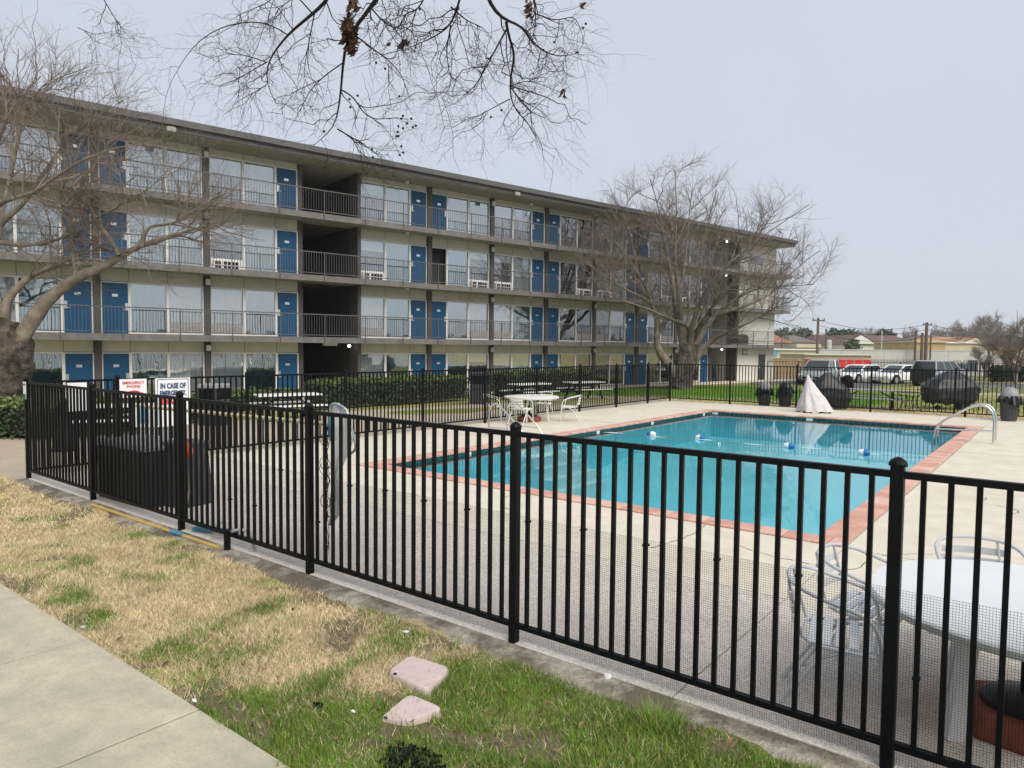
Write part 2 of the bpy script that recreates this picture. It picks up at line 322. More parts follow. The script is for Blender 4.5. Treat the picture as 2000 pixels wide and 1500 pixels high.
# plaza, motel walkway and side path: sheets that follow the ground
M_plaza = pebbles(stain(mat('tan plaza concrete', (.46, .38, .29), .9, .12, 4, world=True, detail=8), (.3, .24, .18), .5, .42, .7, .6), 70, .2, (.2, .15, .11), (.7, .6, .5))
def strip(name, poly_l, poly_r, m, dz, n=24):
    vs = []; fs = []
    for k in range(n+1):
        t = k/n
        for P in (poly_l, poly_r):
            a = t*(len(P)-1); i = min(int(a), len(P)-2); u = a-i; x = P[i][0]*(1-u)+P[i+1][0]*u; y = P[i][1]*(1-u)+P[i+1][1]*u
            vs += [(x, y, terr(x, y)-.1), (x, y, terr(x, y)+dz)]
    for k in range(n): fs += [(k*4+1, k*4+3, k*4+7, k*4+5), (k*4, k*4+1, k*4+5, k*4+4), (k*4+3, k*4+2, k*4+6, k*4+7)]
    return structure(MB().add(vs, fs).build(name, m))
strip('plaza', [(-21.5, 3.6), (-18.9, 9), (-18.6, 13), (-19.2, 16), (-18.2, 19), (-18.3, 24), (-18.6, 29.5)], [(-13.08, 3.6), (-13.08, 9), (-13.08, 14), (-13.08, 18), (-13.08, 22), (-13.08, 26), (-14.3, 29.5)], M_plaza, .022)
strip('side_path', [(-60, 4.05), (-21.55, 4.05)], [(-60, 7.4), (-21.55, 7.4)], M_walk, .02, 6)
strip('motel_walkway', [tuple(B2W(-14, -.3, 0))[:2], tuple(B2W(56, -.3, 0))[:2]], [tuple(B2W(-14, 1.75, 0))[:2], tuple(B2W(56, 1.75, 0))[:2]], M_deck, .05, 30)
M_asph = stain(mat('asphalt', (.1, .098, .095), .9, .2, 20, world=True), (.2, .19, .18), .6, .45, .7, .5)
strip('car_park', [(-17.5, 49.2), (2.5, 52.5)], [(-22.5, 63.5), (-2.5, 68)], M_asph, .012, 6)
strip('added_mirror_ground', [(14, -60), (14, 60)], [(150, -60), (150, 60)], mat('pale added ground', (.3, .3, .3), .9, .15, 3, world=True), .012, 4)  # unseen pale sheet, added for the ground floor windows to mirror
strip('kerb', [(-5.2, 47.2), (25, 52)], [(-5.3, 48.), (24.9, 52.8)], M_walk, .07, 8)
# ============================================================ POOL
WZ = -.095; PD = -1.55
M_plaster = mat('pale blue pool plaster', (.26, .82, .95), .7, .06, 1.2, world=True)
M_tile = mat('dark green waterline tile', (.012, .07, .07), .15, .35, 14, world=True)
pool = thing('swimming_pool', 'turquoise outdoor swimming pool edged with red brick coping', 'pool', (0, 0, 0))
ix0, ix1, iy0, iy1 = PX0+CW-.03, PX1-CW+.03, PY0+CW-.03, PY1-CW+.03
sh = MB(); ys = np.linspace(iy0, iy1, 12)
for a, b in zip(ys[:-1], ys[1:]):
    za, zb = -1.5+.6*sstep(13., 18., a), -1.5+.6*sstep(13., 18., b)
    sh.quad((ix0, a, za), (ix1, a, za), (ix1, b, zb), (ix0, b, zb))
    sh.quad((ix0, a, -.05), (ix0, a, za), (ix0, b, zb), (ix0, b, -.05)); sh.quad((ix1, b, -.05), (ix1, b, zb), (ix1, a, za), (ix1, a, -.05))
sh.quad((ix1, iy0, -.05), (ix1, iy0, -1.5), (ix0, iy0, -1.5), (ix0, iy0, -.05)); sh.quad((ix0, iy1, -.05), (ix0, iy1, -.9), (ix1, iy1, -.9), (ix1, iy1, -.05))
sh.build('basin', M_plaster, pool)
st = MB()
for k in range(4): st.box(ix0+.001+.004*k, ix0+.35+.26*k, 12.7-.004*k, 14.6+.004*k, -1.6, -.36-.22*k)
st.build('entry_steps', mat('white step plaster', (.62, .84, .88), .7, .04, 3), pool)
# brick coping
M_brick = stain(mat('red coping brick', (.5, .25, .19), .85, .2, 2.2, col2=(.66, .39, .315), bump=.25, bscale=60, world=True), (.62, .45, .38), 6, .52, .75, .5)
M_brick2 = stain(mat('pale coping brick', (.58, .33, .265), .85, .2, 2.2, col2=(.72, .48, .4), bump=.25, bscale=60, world=True), (.6, .5, .44), 6, .5, .75, .5)
MB().box(PX0-.02, PX1+.02, PY0-.02, PY0+CW-.04, -.2, -.012).box(PX0-.02, PX1+.02, PY1-CW+.04, PY1+.02, -.2, -.012).box(PX0-.02, PX0+CW-.04, PY0+CW-.04, PY1-CW+.04, -.2, -.012).box(PX1-CW+.04, PX1+.02, PY0+CW-.04, PY1-CW+.04, -.2, -.012).build('mortar_bed', mat('mortar', (.5, .42, .36), .9, .15, 20), pool)
bw = .163
bmes = [MB().bev(-bw/2+.004, bw/2-.004, -CW/2, CW/2, -.03, .012, .008).mesh('brick', mm) for mm in (M_brick, M_brick, M_brick2)]
def lay(ax_, ay_, bx_, by_, rz):
    L_ = math.hypot(bx_-ax_, by_-ay_); n = int(L_/bw)
    for k in range(n):
        t = (k+.5)/n; obj('brick', bmes[rng.integers(3)], pool, (ax_+(bx_-ax_)*t, ay_+(by_-ay_)*t, rng.uniform(-.003, .003)), rz+rng.uniform(-.006, .006))
lay(PX0, PY0+CW/2, PX1, PY0+CW/2, 0); lay(PX0, PY1-CW/2, PX1, PY1-CW/2, 0)
lay(PX0+CW/2, PY0+CW, PX0+CW/2, PY1-CW, R(90)); lay(PX1-CW/2, PY0+CW, PX1-CW/2, PY1-CW, R(90))
# waterline tiles, one course, as real tiles joined into one part
tl = MB(); ts = .155
def tiles(a, b, f):
    n = int((b-a)/ts)
    for k in range(n): f(a+(b-a)*k/n+.003, a+(b-a)*(k+1)/n-.003)
tiles(iy0, iy1, lambda p, q: tl.box(ix0, ix0+.012, p, q, -.19, -.035)); tiles(iy0, iy1, lambda p, q: tl.box(ix1-.012, ix1, p, q, -.19, -.035))
tiles(ix0, ix1, lambda p, q: tl.box(p, q, iy1-.012, iy1, -.19, -.035)); tiles(ix0, ix1, lambda p, q: tl.box(p, q, iy0, iy0+.012, -.19, -.035))
tl.build('waterline_tiles', M_tile, pool, kind='stuff')
MB().box(ix0+.002, ix0+.006, iy0, iy1, -.2, -.033).box(ix0, ix1, iy1-.006, iy1-.002, -.2, -.033).box(ix0, ix1, iy0+.002, iy0+.006, -.2, -.033).box(ix1-.006, ix1-.002, iy0, iy1, -.2, -.033).build('tile_grout', M_wpaint, pool)
for px, py, s in ((890, 885, 0), (1173, 846, 0), (1268, 827, 0), (1355, 809, 0), (1590, 818, 1), (1425, 803, 1)):
    q = gp(px, py, -.1)
    mk = MB()
    if s == 0: mk.box(ix0+.012, ix0+.02, q.y-.075, q.y+.075, -.125, -.045)
    else: mk.box(q.x-.1, q.x+.1, iy1-.02, iy1-.012, -.125, -.045)
    mk.build('depth_marker', M_white, pool)
# water
wm = bpy.data.materials.new('pool water'); wm.use_nodes = True; n = wm.node_tree.nodes; L = wm.node_tree.links; n.clear()
o_ = n.new('ShaderNodeOutputMaterial'); tr = n.new('ShaderNodeBsdfTransparent'); tr.inputs[0].default_value = (.8, .985, 1, 1)
gl = n.new('ShaderNodeBsdfGlossy'); gl.inputs['Roughness'].default_value = .015; fr = n.new('ShaderNodeFresnel'); fr.inputs['IOR'].default_value = 1.33
g_ = n.new('ShaderNodeNewGeometry'); t1 = n.new('ShaderNodeTexNoise'); t1.inputs['Scale'].default_value = 2.2; t1.inputs['Detail'].default_value = 3; L.new(g_.outputs['Position'], t1.inputs['Vector'])
bp = n.new('ShaderNodeBump'); bp.inputs['Strength'].default_value = .06; bp.inputs['Distance'].default_value = .03; L.new(t1.outputs['Fac'], bp.inputs['Height']); L.new(bp.outputs[0], gl.inputs['Normal']); L.new(bp.outputs[0], fr.inputs['Normal'])
x_ = n.new('ShaderNodeMixShader'); L.new(fr.outputs[0], x_.inputs[0]); L.new(tr.outputs[0], x_.inputs[1]); L.new(gl.outputs[0], x_.inputs[2]); L.new(x_.outputs[0], o_.inputs['Surface'])
structure(MB().quad((ix0, iy0, WZ), (ix1, iy0, WZ), (ix1, iy1, WZ), (ix0, iy1, WZ)).build('pool_water', wm))
# ============================================================ FENCES
post_me = MB().bev(-.031, .031, -.031, .031, -.06, 1.565, .006).lathe([(.044, 1.56), (.044, 1.572), (.036, 1.588), (.016, 1.602), (.002, 1.606)], 12).mesh('fence_post', M_black)
picket_me = MB().box(-.0127, .0127, -.0127, .0127, .14, 1.50).mesh('picket', M_black)
spear_me = MB().box(-.0127, .0127, -.0127, .0127, .14, 1.7).add([(-.02, -.008, 1.7), (.02, -.008, 1.7), (.02, .008, 1.7), (-.02, .008, 1.7), (0, 0, 1.79)], [(0, 1, 4), (1, 2, 4), (2, 3, 4), (3, 0, 4), (3, 2, 1, 0)]).mesh('picket', M_black)
RAILM = {}
def rail_mesh(w, z, h):
    k = (round(w, 3), z, h)
    if k not in RAILM: RAILM[k] = MB().box(.031, w-.031, -.019, .019, z, z+h).mesh('rail', M_black)
    return RAILM[k]
def fence(name, label, x, y, ang, widths, picket=picket_me, np_=20, rails=((.11, .035), (1.50, .035)), last=True, group='black metal fences round the pool', first=True, z=0):
    t = thing(name, label, 'fence', (x, y, z), ang, group); s = 0
    for i, w in enumerate(widths):
        if i or first: obj('fence_post', post_me, t, (s, 0, 0))
        k = np_ if w > 2 else int(np_*w/2.44)
        for j in range(k): obj('picket', picket, t, (s+w*(j+1)/(k+1), 0, rng.uniform(-.002, .002)), rng.uniform(-.03, .03))
        for zz, h in rails: obj('rail', rail_mesh(w, zz, h), t, (s, 0, 0))
        s += w
    if last: obj('fence_post', post_me, t, (s, 0, 0))
    return t
front = fence('metal_fence', 'black metal picket fence along the grass with wire netting on its lower half', FXL, FY, 0, [SP]*8)
net = MB(); nx0 = SP*2+.03; nx1 = SP*8; nh = .93
for x in np.arange(nx0, nx1, .0135): net.add([(x-.0007, .022, .02), (x+.0007, .022, .02), (x+.0007, .022, nh+.006*math.sin(x*3)), (x-.0007, .022, nh+.006*math.sin(x*3))], [(0, 1, 2, 3)])
for z in np.arange(.02, nh, .0135): net.add([(nx0, .0235, z-.0007), (nx1, .0235, z-.0007), (nx1, .0235, z+.0007), (nx0, .0235, z+.0007)], [(0, 1, 2, 3)])
net.build('wire_netting', M_black, front, kind='stuff')
tm = MB().box(-.016, .016, -.016, .024, -.007, .007).mesh('cable_tie', M_black)
for k in range(26): obj('cable_tie', tm, front, (SP*(2+(k*4)//20)+SP*((k*4) % 20+1)/21, 0, rng.choice([.92, .5, .9])))
YC = FYF
lft = fence('metal_fence', 'black metal picket fence along the plaza facing the motel', FXL, FYF, R(-90), [SP-.49]+[SP]*8, first=True, last=True)
gate_len = (FYF-FY)-(SP-.49)-SP*8
gt = thing('metal_gate', 'black metal gate at the fence corner with a white sign on it', 'gate', (FXL, FY+gate_len, 0), R(-90))
obj('picket', picket_me, gt, (.06, 0, 0)); obj('picket', picket_me, gt, (gate_len-.1, 0, 0))
for j in range(int(gate_len/.122)): obj('picket', picket_me, gt, (.06+(gate_len-.16)*(j+1)/(int(gate_len/.122)+1), 0, 0))
for zz, h in ((.11, .035), (1.50, .035)): obj('rail', MB().box(.05, gate_len-.09, -.018, .018, zz, zz+h).mesh('rail', M_black), gt)
MB().box(gate_len-.075, gate_len-.045, -.03, .03, 1.05, 1.3).build('latch', M_steel, gt)
fp = fence('metal_fence', 'black metal picket fence at the far end of the pool', FXL, FYF, FANG, [2.487]*4+[.3], first=False)
bx = FXL+math.cos(FANG)*(2.487*4+.3); by = FYF+math.sin(FANG)*(2.487*4+.3)
fence('spear_top_fence', 'black fence of spear topped pickets beside the covered grill', bx, by, FANG, [2.487]*4, picket=spear_me, first=False)
tag(fp, fp['label'], 'fence', 'black metal fences round the pool')
# ============================================================ MOTEL
motel = thing('motel', 'long four storey motel with blue doors, balconies and a flat grey roof', 'motel', B2W(0, 0, BZ), math.pi/2-TH)
FL = [0, 2.785, 5.57, 8.355]; CE = [2.585, 5.37, 8.155, 10.68]
SL, SR = -12.9, 53.4; STEP = 4.09
posts = [8.93-STEP*k for k in range(5, -1, -1)] + [15.93+STEP*k for k in range(8)]
def P(name, mb, m, parent=motel, **kw): return mb.build(name, m, parent, **kw)
# body
def wl(x0, x1, y0, y1, z0, z1): return MB().box(x0, x1, y0, y1, z0, z1)
body = MB().box(SL, 12.95, .55, 13, -.3, 10.68).box(15.8, 44.68, .55, 13, -.3, 10.68).box(12.95, 15.8, 6.2, 13, -.3, 10.68).box(44.68, 47.55, 6.5, 13, -.3, 10.68)
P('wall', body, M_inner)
P('end_wall', MB().box(47.55, SR, 0, 13, -.3, 10.68), M_siding)
for z in np.arange(.3, 10.6, .3): pass
P('siding_groove', MB().box(47.56, SR-.01, -.004, .004, 2.5, 2.52), M_fr)
for k, z in enumerate(FL[1:]):
    s = MB().box(SL, SR+.35, -1.15, .54, z-.2, z); s.box(12.95, 15.8, .54, 6.2, z-.2, z).box(44.68, 47.55, .54, 6.5, z-.2, z)
    P('balcony_slab', s, M_slab)
    P('slab_edge', MB().box(SL, SR+.36, -1.185, -1.152, z-.235, z+.03), M_slab)
    P('soffit', MB().box(SL, SR+.3, -1.1, .5, z-.215, z-.203), M_soff)
P('roof', MB().box(SL, SR+.3, -1.62, 14, 10.95, 11.14), M_roof)
P('fascia', MB().box(SL, SR+.25, -1.54, -1.46, 10.72, 10.946), M_roof)
P('gutter', MB().box(SL, SR+.3, -1.70, -1.625, 10.92, 11.17), M_roof)
P('soffit', MB().box(SL, SR+.25, -1.455, 14, 10.69, 10.9), M_soff)
P('roof_vent', MB().lathe([(.4, 11.14), (.4, 11.3), (.3, 11.42), (.12, 11.48)], 12, Matrix.Translation((15.2, 1.0, 0))), M_roof)
# stairwells
for x0, x1 in ((12.95, 15.8), (44.68, 47.55)):
    for k, z in enumerate(FL):
        P('stairwell_wall', MB().box(x0, x0+.22, -.02, .54, z, CE[k]), M_brown); P('stairwell_wall', MB().box(x1-.02, x1+.16, -.35, .54, z, CE[k]), M_brown)
        s = MB(); n = 9
        for j in range(n): s.box(x0+.5, x0+1.5, 2.4+.28*j, 2.4+.28*(j+1), z+.155*j, z+.155*(j+1))
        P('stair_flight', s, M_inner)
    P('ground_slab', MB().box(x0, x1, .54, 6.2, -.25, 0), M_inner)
# facade bays
MESH = {}
def cached(key, fn):
    if key not in MESH: MESH[key] = fn()
    return MESH[key]
def c_mat(name, col, col2, s=1.2, stretch=None): return mat(name, col, .8, .1, s, col2=col2)
C_white = c_mat('white curtain', (.86, .9, .89), (.92, .95, .94)); C_pale = c_mat('pale blue curtain', (.55, .69, .72), (.76, .86, .88))
C_teal = c_mat('teal grey curtain', (.1, .21, .235), (.2, .34, .37)); C_dark = c_mat('dark window interior', (.012, .016, .018), (.03, .035, .04)); C_grey = c_mat('grey blind', (.2, .2, .22), (.26, .26, .28))
C_panel = stain(mat('grey louvre panel', (.36, .34, .34), .7, .15, 10), (.5, .48, .45), 9, .5, .6, .6, False)
PANE = glassy('window glass', (.97, .99, 1.), .22); PANED = glassy('dark window glass', (.5, .62, .65), .42)
PANET = glassy('teal window glass', (.72, .88, .9), .32)
WH = 2.03
def window(x0, w, z, kind, k):
    fr_ = obj('window', cached(('fr', round(w, 2)), lambda: MB().box(0, .055, -.02, .07, .04, WH+.07).box(w-.055, w, -.02, .07, .04, WH+.07).box(.055, w-.055, -.02, .07, .04, .1).box(.055, w-.055, -.02, .07, WH, WH+.07).mesh('window', M_fr)), motel, (x0, 0, z))
    low = .55 if kind in ('panel', 'half') else .1
    top = WH
    pm = {'dark': PANED, 'teal': PANET}.get(kind, PANE)
    obj('pane', cached(('pane', round(w, 2), low, pm.name), lambda: MB().box(.055, w-.055, .03, .036, low, top).mesh('pane', pm)), fr_)
    cm = {'panel': C_white, 'white': C_white, 'pale': C_pale, 'teal': C_teal, 'dark': C_dark, 'half': C_white, 'blind': C_white}[kind]
    if kind in ('half', 'blind', 'drop'):
        h = {'half': 1.55, 'blind': 1.35}[kind]+.05*((k*7) % 4)
        obj('blind', cached(('bl', round(w, 2), h), lambda: MB().box(.06, w-.06, .12, .13, h, top).mesh('blind', C_white)), fr_)
        obj('curtain', cached(('cu', round(w, 2), kind), lambda: MB().box(.06, w-.06, .2, .21, .1, top-.1).mesh('curtain', C_grey if kind == 'blind' else C_dark)), fr_)
    else:
        def cur():
            mb = MB(); n = 28; vs = []; fs = []
            for i in range(n+1):
                x = .06+(w-.12)*i/n; y = .17+.018*math.sin(i*1.9)+.008*math.sin(i*5.1); vs += [(x, y, .1), (x, y, top)]
            for i in range(n): fs.append((2*i, 2*i+2, 2*i+3, 2*i+1))
            return mb.add(vs, fs).mesh('curtain', cm, True)
        obj('curtain', cached(('cur', round(w, 2), cm.name), cur), fr_)
    if kind == 'panel':
        def pan():
            mb = MB()
            for i in range(6): mb.box(.06, w-.06, .0+.01*(i % 2), .05, .1+.072*i, .1+.072*i+.06)
            return mb.mesh('louvre_panel', C_panel)
        obj('louvre_panel', cached(('lp', round(w, 2)), pan), fr_)
    if kind == 'half':
        obj('lower_panel', cached(('lo', round(w, 2)), lambda: MB().box(.055, w-.055, .02, .05, .1, .55).mesh('lower_panel', M_fr)), fr_)
    return fr_
def door(x0, w, z, left_handle, open_=False):
    d = obj('door', cached(('door', open_), lambda: (MB().bev(.03, w-.03, .015, .06, .01, WH, .004) if not open_ else MB().bev(.03, .075, .06, .5, .01, WH, .004)).mesh('door', M_door)), motel, (x0, 0, z))
    obj('door_frame', cached('dfr', lambda: MB().box(-.02, .028, -.025, .07, 0, WH+.05).box(w-.028, w+.02, -.025, .07, 0, WH+.05).box(.028, w-.028, -.025, .07, WH+.004, WH+.05).mesh('door_frame', M_fr)), d)
    if open_:
        obj('dark_room', cached('dkr', lambda: MB().box(.08, w-.03, .5, .52, .01, WH).mesh('dark_room', C_dark)), d); return d
    hx = .09 if left_handle else w-.09
    obj('handle', cached(('hd', left_handle), lambda: MB().bev(hx-.055, hx+.055, -.035, .0149, .96, 1.26, .008).bar((hx, -.06, 1.0), (hx+(.13 if left_handle else -.13), -.06, 1.0), .022).mesh('handle', M_alu)), d)
    obj('number_plate', cached('npl', lambda: MB().box(w/2-.1, w/2+.1, .004, .0145, 1.5, 1.605).mesh('number_plate', M_alu)), d)
    return d
unit_me = MB().box(0, 1.1, -.16, .03, .0, .42).mesh('air_conditioner', M_wpaint)
def ac_grille():
    mb = MB()
    for c in range(2):
        for r_ in range(2): mb.box(.06+.13*c, .17+.13*c, -.168, -.161, .06+.17*r_, .2+.17*r_)
    for c in range(4):
        for r_ in range(2): mb.box(.42+.16*c, .55+.16*c, -.168, -.161, .06+.17*r_, .2+.17*r_)
    return mb.mesh('grille', M_black)
grille_me = ac_grille()
DW = .97
pattern = {0: ('white', 'teal'), 1: ('panel', 'teal'), 2: ('half', 'pale'), 3: ('blind', 'pale')}
special = {(1, 5, 1): 'dark', (0, 7, 0): 'half', (0, 4, 1): 'teal', (3, 4, 0): 'pale', (2, 4, 0): 'pale', (0, 5, 0): 'pale', (1, 3, 1): 'teal', (3, 4, 1): 'pale', (3, 7, 0): 'pale', (1, 7, 1): 'dark', (2, 3, 1): 'pale', (2, 3, 0): 'pale', (1, 8, 1): 'teal', (3, 9, 1): 'teal', (2, 7, 1): 'teal', (2, 6, 1): 'teal'}
bays = []
for i in range(len(posts)-1):
    if abs(posts[i]-8.93) < .01: continue
    bays.append((posts[i]+.13, posts[i+1]-.13, i))
bays.append((9.06, 12.94, 5))
idx = 0
for a, b_, i in sorted(bays):
    # doors pair up on alternate posts
    even = (abs(a-.13-8.93) < .2) or (round((a-.13-15.93)/STEP) % 2 == 0 if a > 14 else round((8.93-(a-.13))/STEP) % 2 == 0)
    w = (b_-a-DW-.04)/2; bay = idx; idx += 1
    for k, z in enumerate(FL):
        out_, in_ = pattern[k]; out_ = special.get((k, bay, 0), out_); in_ = special.get((k, bay, 1), in_)
        op = (k == 2 and 19.9 < a < 20.5)
        if even:
            window(a, w, z, out_, bay+k); window(a+w, w, z, in_, bay); door(a+2*w+.02, DW, z, True, op); cuts = [a, a+w, a+2*w, b_]; wx = a
        else:
            door(a+.02, DW, z, False, op); window(a+DW+.04, w, z, in_, bay); window(a+DW+.04+w, w, z, out_, bay+k); cuts = [a, a+DW+.04, a+DW+.04+w, b_]; wx = a+DW+.04+w
        for c0, c1 in zip(cuts[:-1], cuts[1:]):
            obj('spandrel_panel', cached(('sp', round(c1-c0, 2), k == 3), lambda: MB().box(.012, c1-c0-.012, .0, .05, WH+.072, CE[k]-z+.02).mesh('spandrel_panel', M_beige)), motel, (c0, 0, z))
            obj('joint_strip', cached(('js', k == 3), lambda: MB().box(-.012, .012, .006, .04, WH+.07, CE[k]-z+.02).mesh('joint_strip', M_slab)), motel, (c0, 0, z))
        if k == 2 and out_ == 'half':
            u = obj('air_conditioner', unit_me, motel, (wx+.12 if even else wx+.1, 0, z+.05)); obj('grille', grille_me, u)
fin_me = {}
for i, s in enumerate(posts):
    for k, z in enumerate(FL):
        h = CE[k]-z
        obj('wall_fin', cached(('fin', k == 3), lambda: MB().box(-.12, .12, -.14, .54, 0, h).mesh('wall_fin', M_brown)), motel, (s, 0, z))
        if (s > 14 and round((s-15.93)/STEP) % 2 == 0) or (s < 14 and round((8.93-s)/STEP) % 2 == 0):
            l = obj('wall_light', cached('wli', lambda: MB().bev(-.09, .09, -.24, -.142, -.12, .12, .02).mesh('wall_light', M_white)), motel, (s, 0, z+h-.3))
            obj('bracket', cached('wbr', lambda: MB().bar((0, -.19, .12), (0, -.19, .3), .04).mesh('bracket', M_char)), l)
        elif k: obj('ceiling_light', cached('cli', lambda: MB().lathe([(.1, .08), (.1, .0), (.06, -.04)], 10).mesh('ceiling_light', M_white)), motel, (s-1.6, -.5, z+h-.09))
for s in (20.0, 28.2):
    pass
M_lit = lamp_mat('lit lamp', (1, .97, .88), 4.)
for s, k in ((15.4, 0), (45.9, 0), (45.9, 1), (46.2, 2), (46.2, 3)):
    P('lit_lamp', MB().lathe([(.02, .07), (.065, .04), (.078, 0), (.065, -.04), (.02, -.07)], 10, Matrix.Translation((s, -.2, CE[k]-.16))), M_lit)
P('light_fitting', MB().box(14.1, 14.75, -.3, -.1, 2.42, 2.56), M_fr)
M_lid0 = mat('dull lamp housing', (.33, .33, .29), .5, .15, 6)
# flood lights under the eave
for s in (7.2, 24.5):
    f_ = P('flood_light', MB().bev(s-.17, s+.17, -1.86, -1.72, 10.62, 10.8, .03), M_lid0); P('bracket', MB().bar((s, -1.6, 10.8), (s, -1.8, 10.72), .05), M_char, f_)
# railings
def railing(s0, s1, z):
    w = s1-s0; n = int(w/.118)
    r_ = obj('railing', cached(('ra', round(w, 2)), lambda: MB().box(0, w, -.02, .02, 1.03, 1.07).box(0, w, -.015, .015, .1, .13).box(0, .035, -.022, .022, -.2, 1.029).mesh('railing', M_rail)), motel, (s0, -1.21, z))
    def bal():
        mb = MB()
        for j in range(1, n): x = w*j/n; mb.box(x-.007, x+.007, -.007, .007, .131, 1.029)
        return mb.mesh('baluster', M_rail)
    obj('baluster', cached(('ba', round(w, 2)), bal), r_, kind='stuff')
for z in FL[1:]:
    s = SL
    while s < SR-1.2: railing(s, s+2.045, z); s += 2.045
    railing(s, SR+.34, z)
    P('side_railing', MB().bar((SR+.34, -1.2, z+1.05), (SR+.34, .6, z+1.05), .04).bar((SR+.34, -1.2, z+.11), (SR+.34, .6, z+.11), .03).bar((SR+.34, .6, z), (SR+.34, .6, z+1.05), .04).bar((SR+.34, -.3, z), (SR+.34, -.3, z+1.05), .014).bar((SR+.34, .15, z), (SR+.34, .15, z+1.05), .014).bar((SR+.34, -.75, z), (SR+.34, -.75, z+1.05), .014), M_rail)
# end wall fittings
P('service_door', MB().bev(51.2, 52.15, -.05, -.002, 0, 2.05, .01), M_char); P('handle', MB().box(51.26, 51.34, -.09, -.051, .95, 1.1), M_alu)
vt = P('vent', MB().box(48.9, 49.6, -.06, -.002, 2.0, 2.42), M_char); P('slat', MB().box(48.95, 49.2, -.07, -.061, 2.05, 2.37).box(49.3, 49.55, -.07, -.061, 2.05, 2.37), M_fr, vt)
tw = P('window', MB().box(49.4, 51.6, -.03, -.002, 9.1, 10.1), M_fr); P('pane', MB().box(49.46, 50.48, -.045, -.031, 9.15, 10.05).box(50.52, 51.54, -.045, -.031, 9.15, 10.05), PANET, tw)
P('corner_trim', MB().box(SR-.1, SR+.015, -.015, .1, -.2, 10.6), M_fr)
tub = thing('storage_tub', 'black rounded tub standing on the end balcony of the motel', 'storage tub', B2W(47.95, .55, BZ+FL[1]), math.pi/2-TH)
MB().lathe([(.42, 0), (.46, .1), (.46, .62), (.4, .74), (.2, .8), (.02, .81)], 20, sx=1.5, sy=.8).build('tub_body', M_plas, tub, True); MB().lathe([(.475, .6), (.475, .635)], 20, sx=1.5, sy=.8).build('rim', M_char, tub)
cart = thing('housekeeping_cart', 'black bagged cart parked in the end stairwell of the motel', 'cart', B2W(46.1, -.9, BZ), math.pi/2-TH)
MB().bev(-.45, .45, -.25, .25, .15, .75, .05).build('bag', M_plas, cart); MB().lathe([(.22, .7), (.26, .9), (.2, 1.1), (.1, 1.2)], 12, Matrix.Translation((.15, 0, 0))).build('bundle', M_plas, cart, True)
MB().tube([(-.4, -.2, .1), (-.4, -.2, 1.0), (-.4, .2, 1.0), (-.4, .2, .1)], .015, 6).build('handle', M_alu, cart)
for x in (-.35, .35): MB().lathe([(.07, -.02), (.07, .02)], 10, Matrix.Translation((x, -.2, .07)) @ Matrix.Rotation(R(90), 4, 'X')).build('wheel', M_black, cart)
# ============================================================ TREES
def resample(pts, K):
    P_ = np.array([tuple(p) for p in pts], float); d = np.r_[0, np.cumsum(np.linalg.norm(np.diff(P_, axis=0), axis=1))]
    # smooth through the traced points
    t = np.linspace(0, d[-1], K); q = np.stack([np.interp(t, d, P_[:, i]) for i in range(3)], 1)
    for _ in range(2): q[1:-1] = .5*q[1:-1] + .25*(q[:-2]+q[2:])
    return q
def tubes(paths, radii, sides):
    paths = np.asarray(paths); N, K, _ = paths.shape
    tan = np.gradient(paths, axis=1); tan /= np.linalg.norm(tan, axis=2, keepdims=True)+1e-9
    ref = np.where(np.abs(tan[:, :1, 2:3]) < .8, np.array([[[0, 0, 1.]]]), np.array([[[1., 0, 0]]])); ref = np.repeat(ref, K, 1)
    x = np.cross(tan, ref); x /= np.linalg.norm(x, axis=2, keepdims=True)+1e-9; y = np.cross(x, tan)
    a = np.arange(sides)*2*np.pi/sides
    v = paths[:, :, None, :] + (x[:, :, None, :]*np.cos(a)[:, None] + y[:, :, None, :]*np.sin(a)[:, None])*np.asarray(radii)[:, :, None, None]
    v = v.reshape(-1, 3); n = np.arange(N)[:, None, None]*K*sides; i = np.arange(K-1)[None, :, None]*sides; k = np.arange(sides)[None, None, :]; k2 = (k+1) % sides
    f = np.stack([n+i+k, n+i+k2, n+i+sides+k2, n+i+sides+k], -1).reshape(-1, 4)
    return v, f
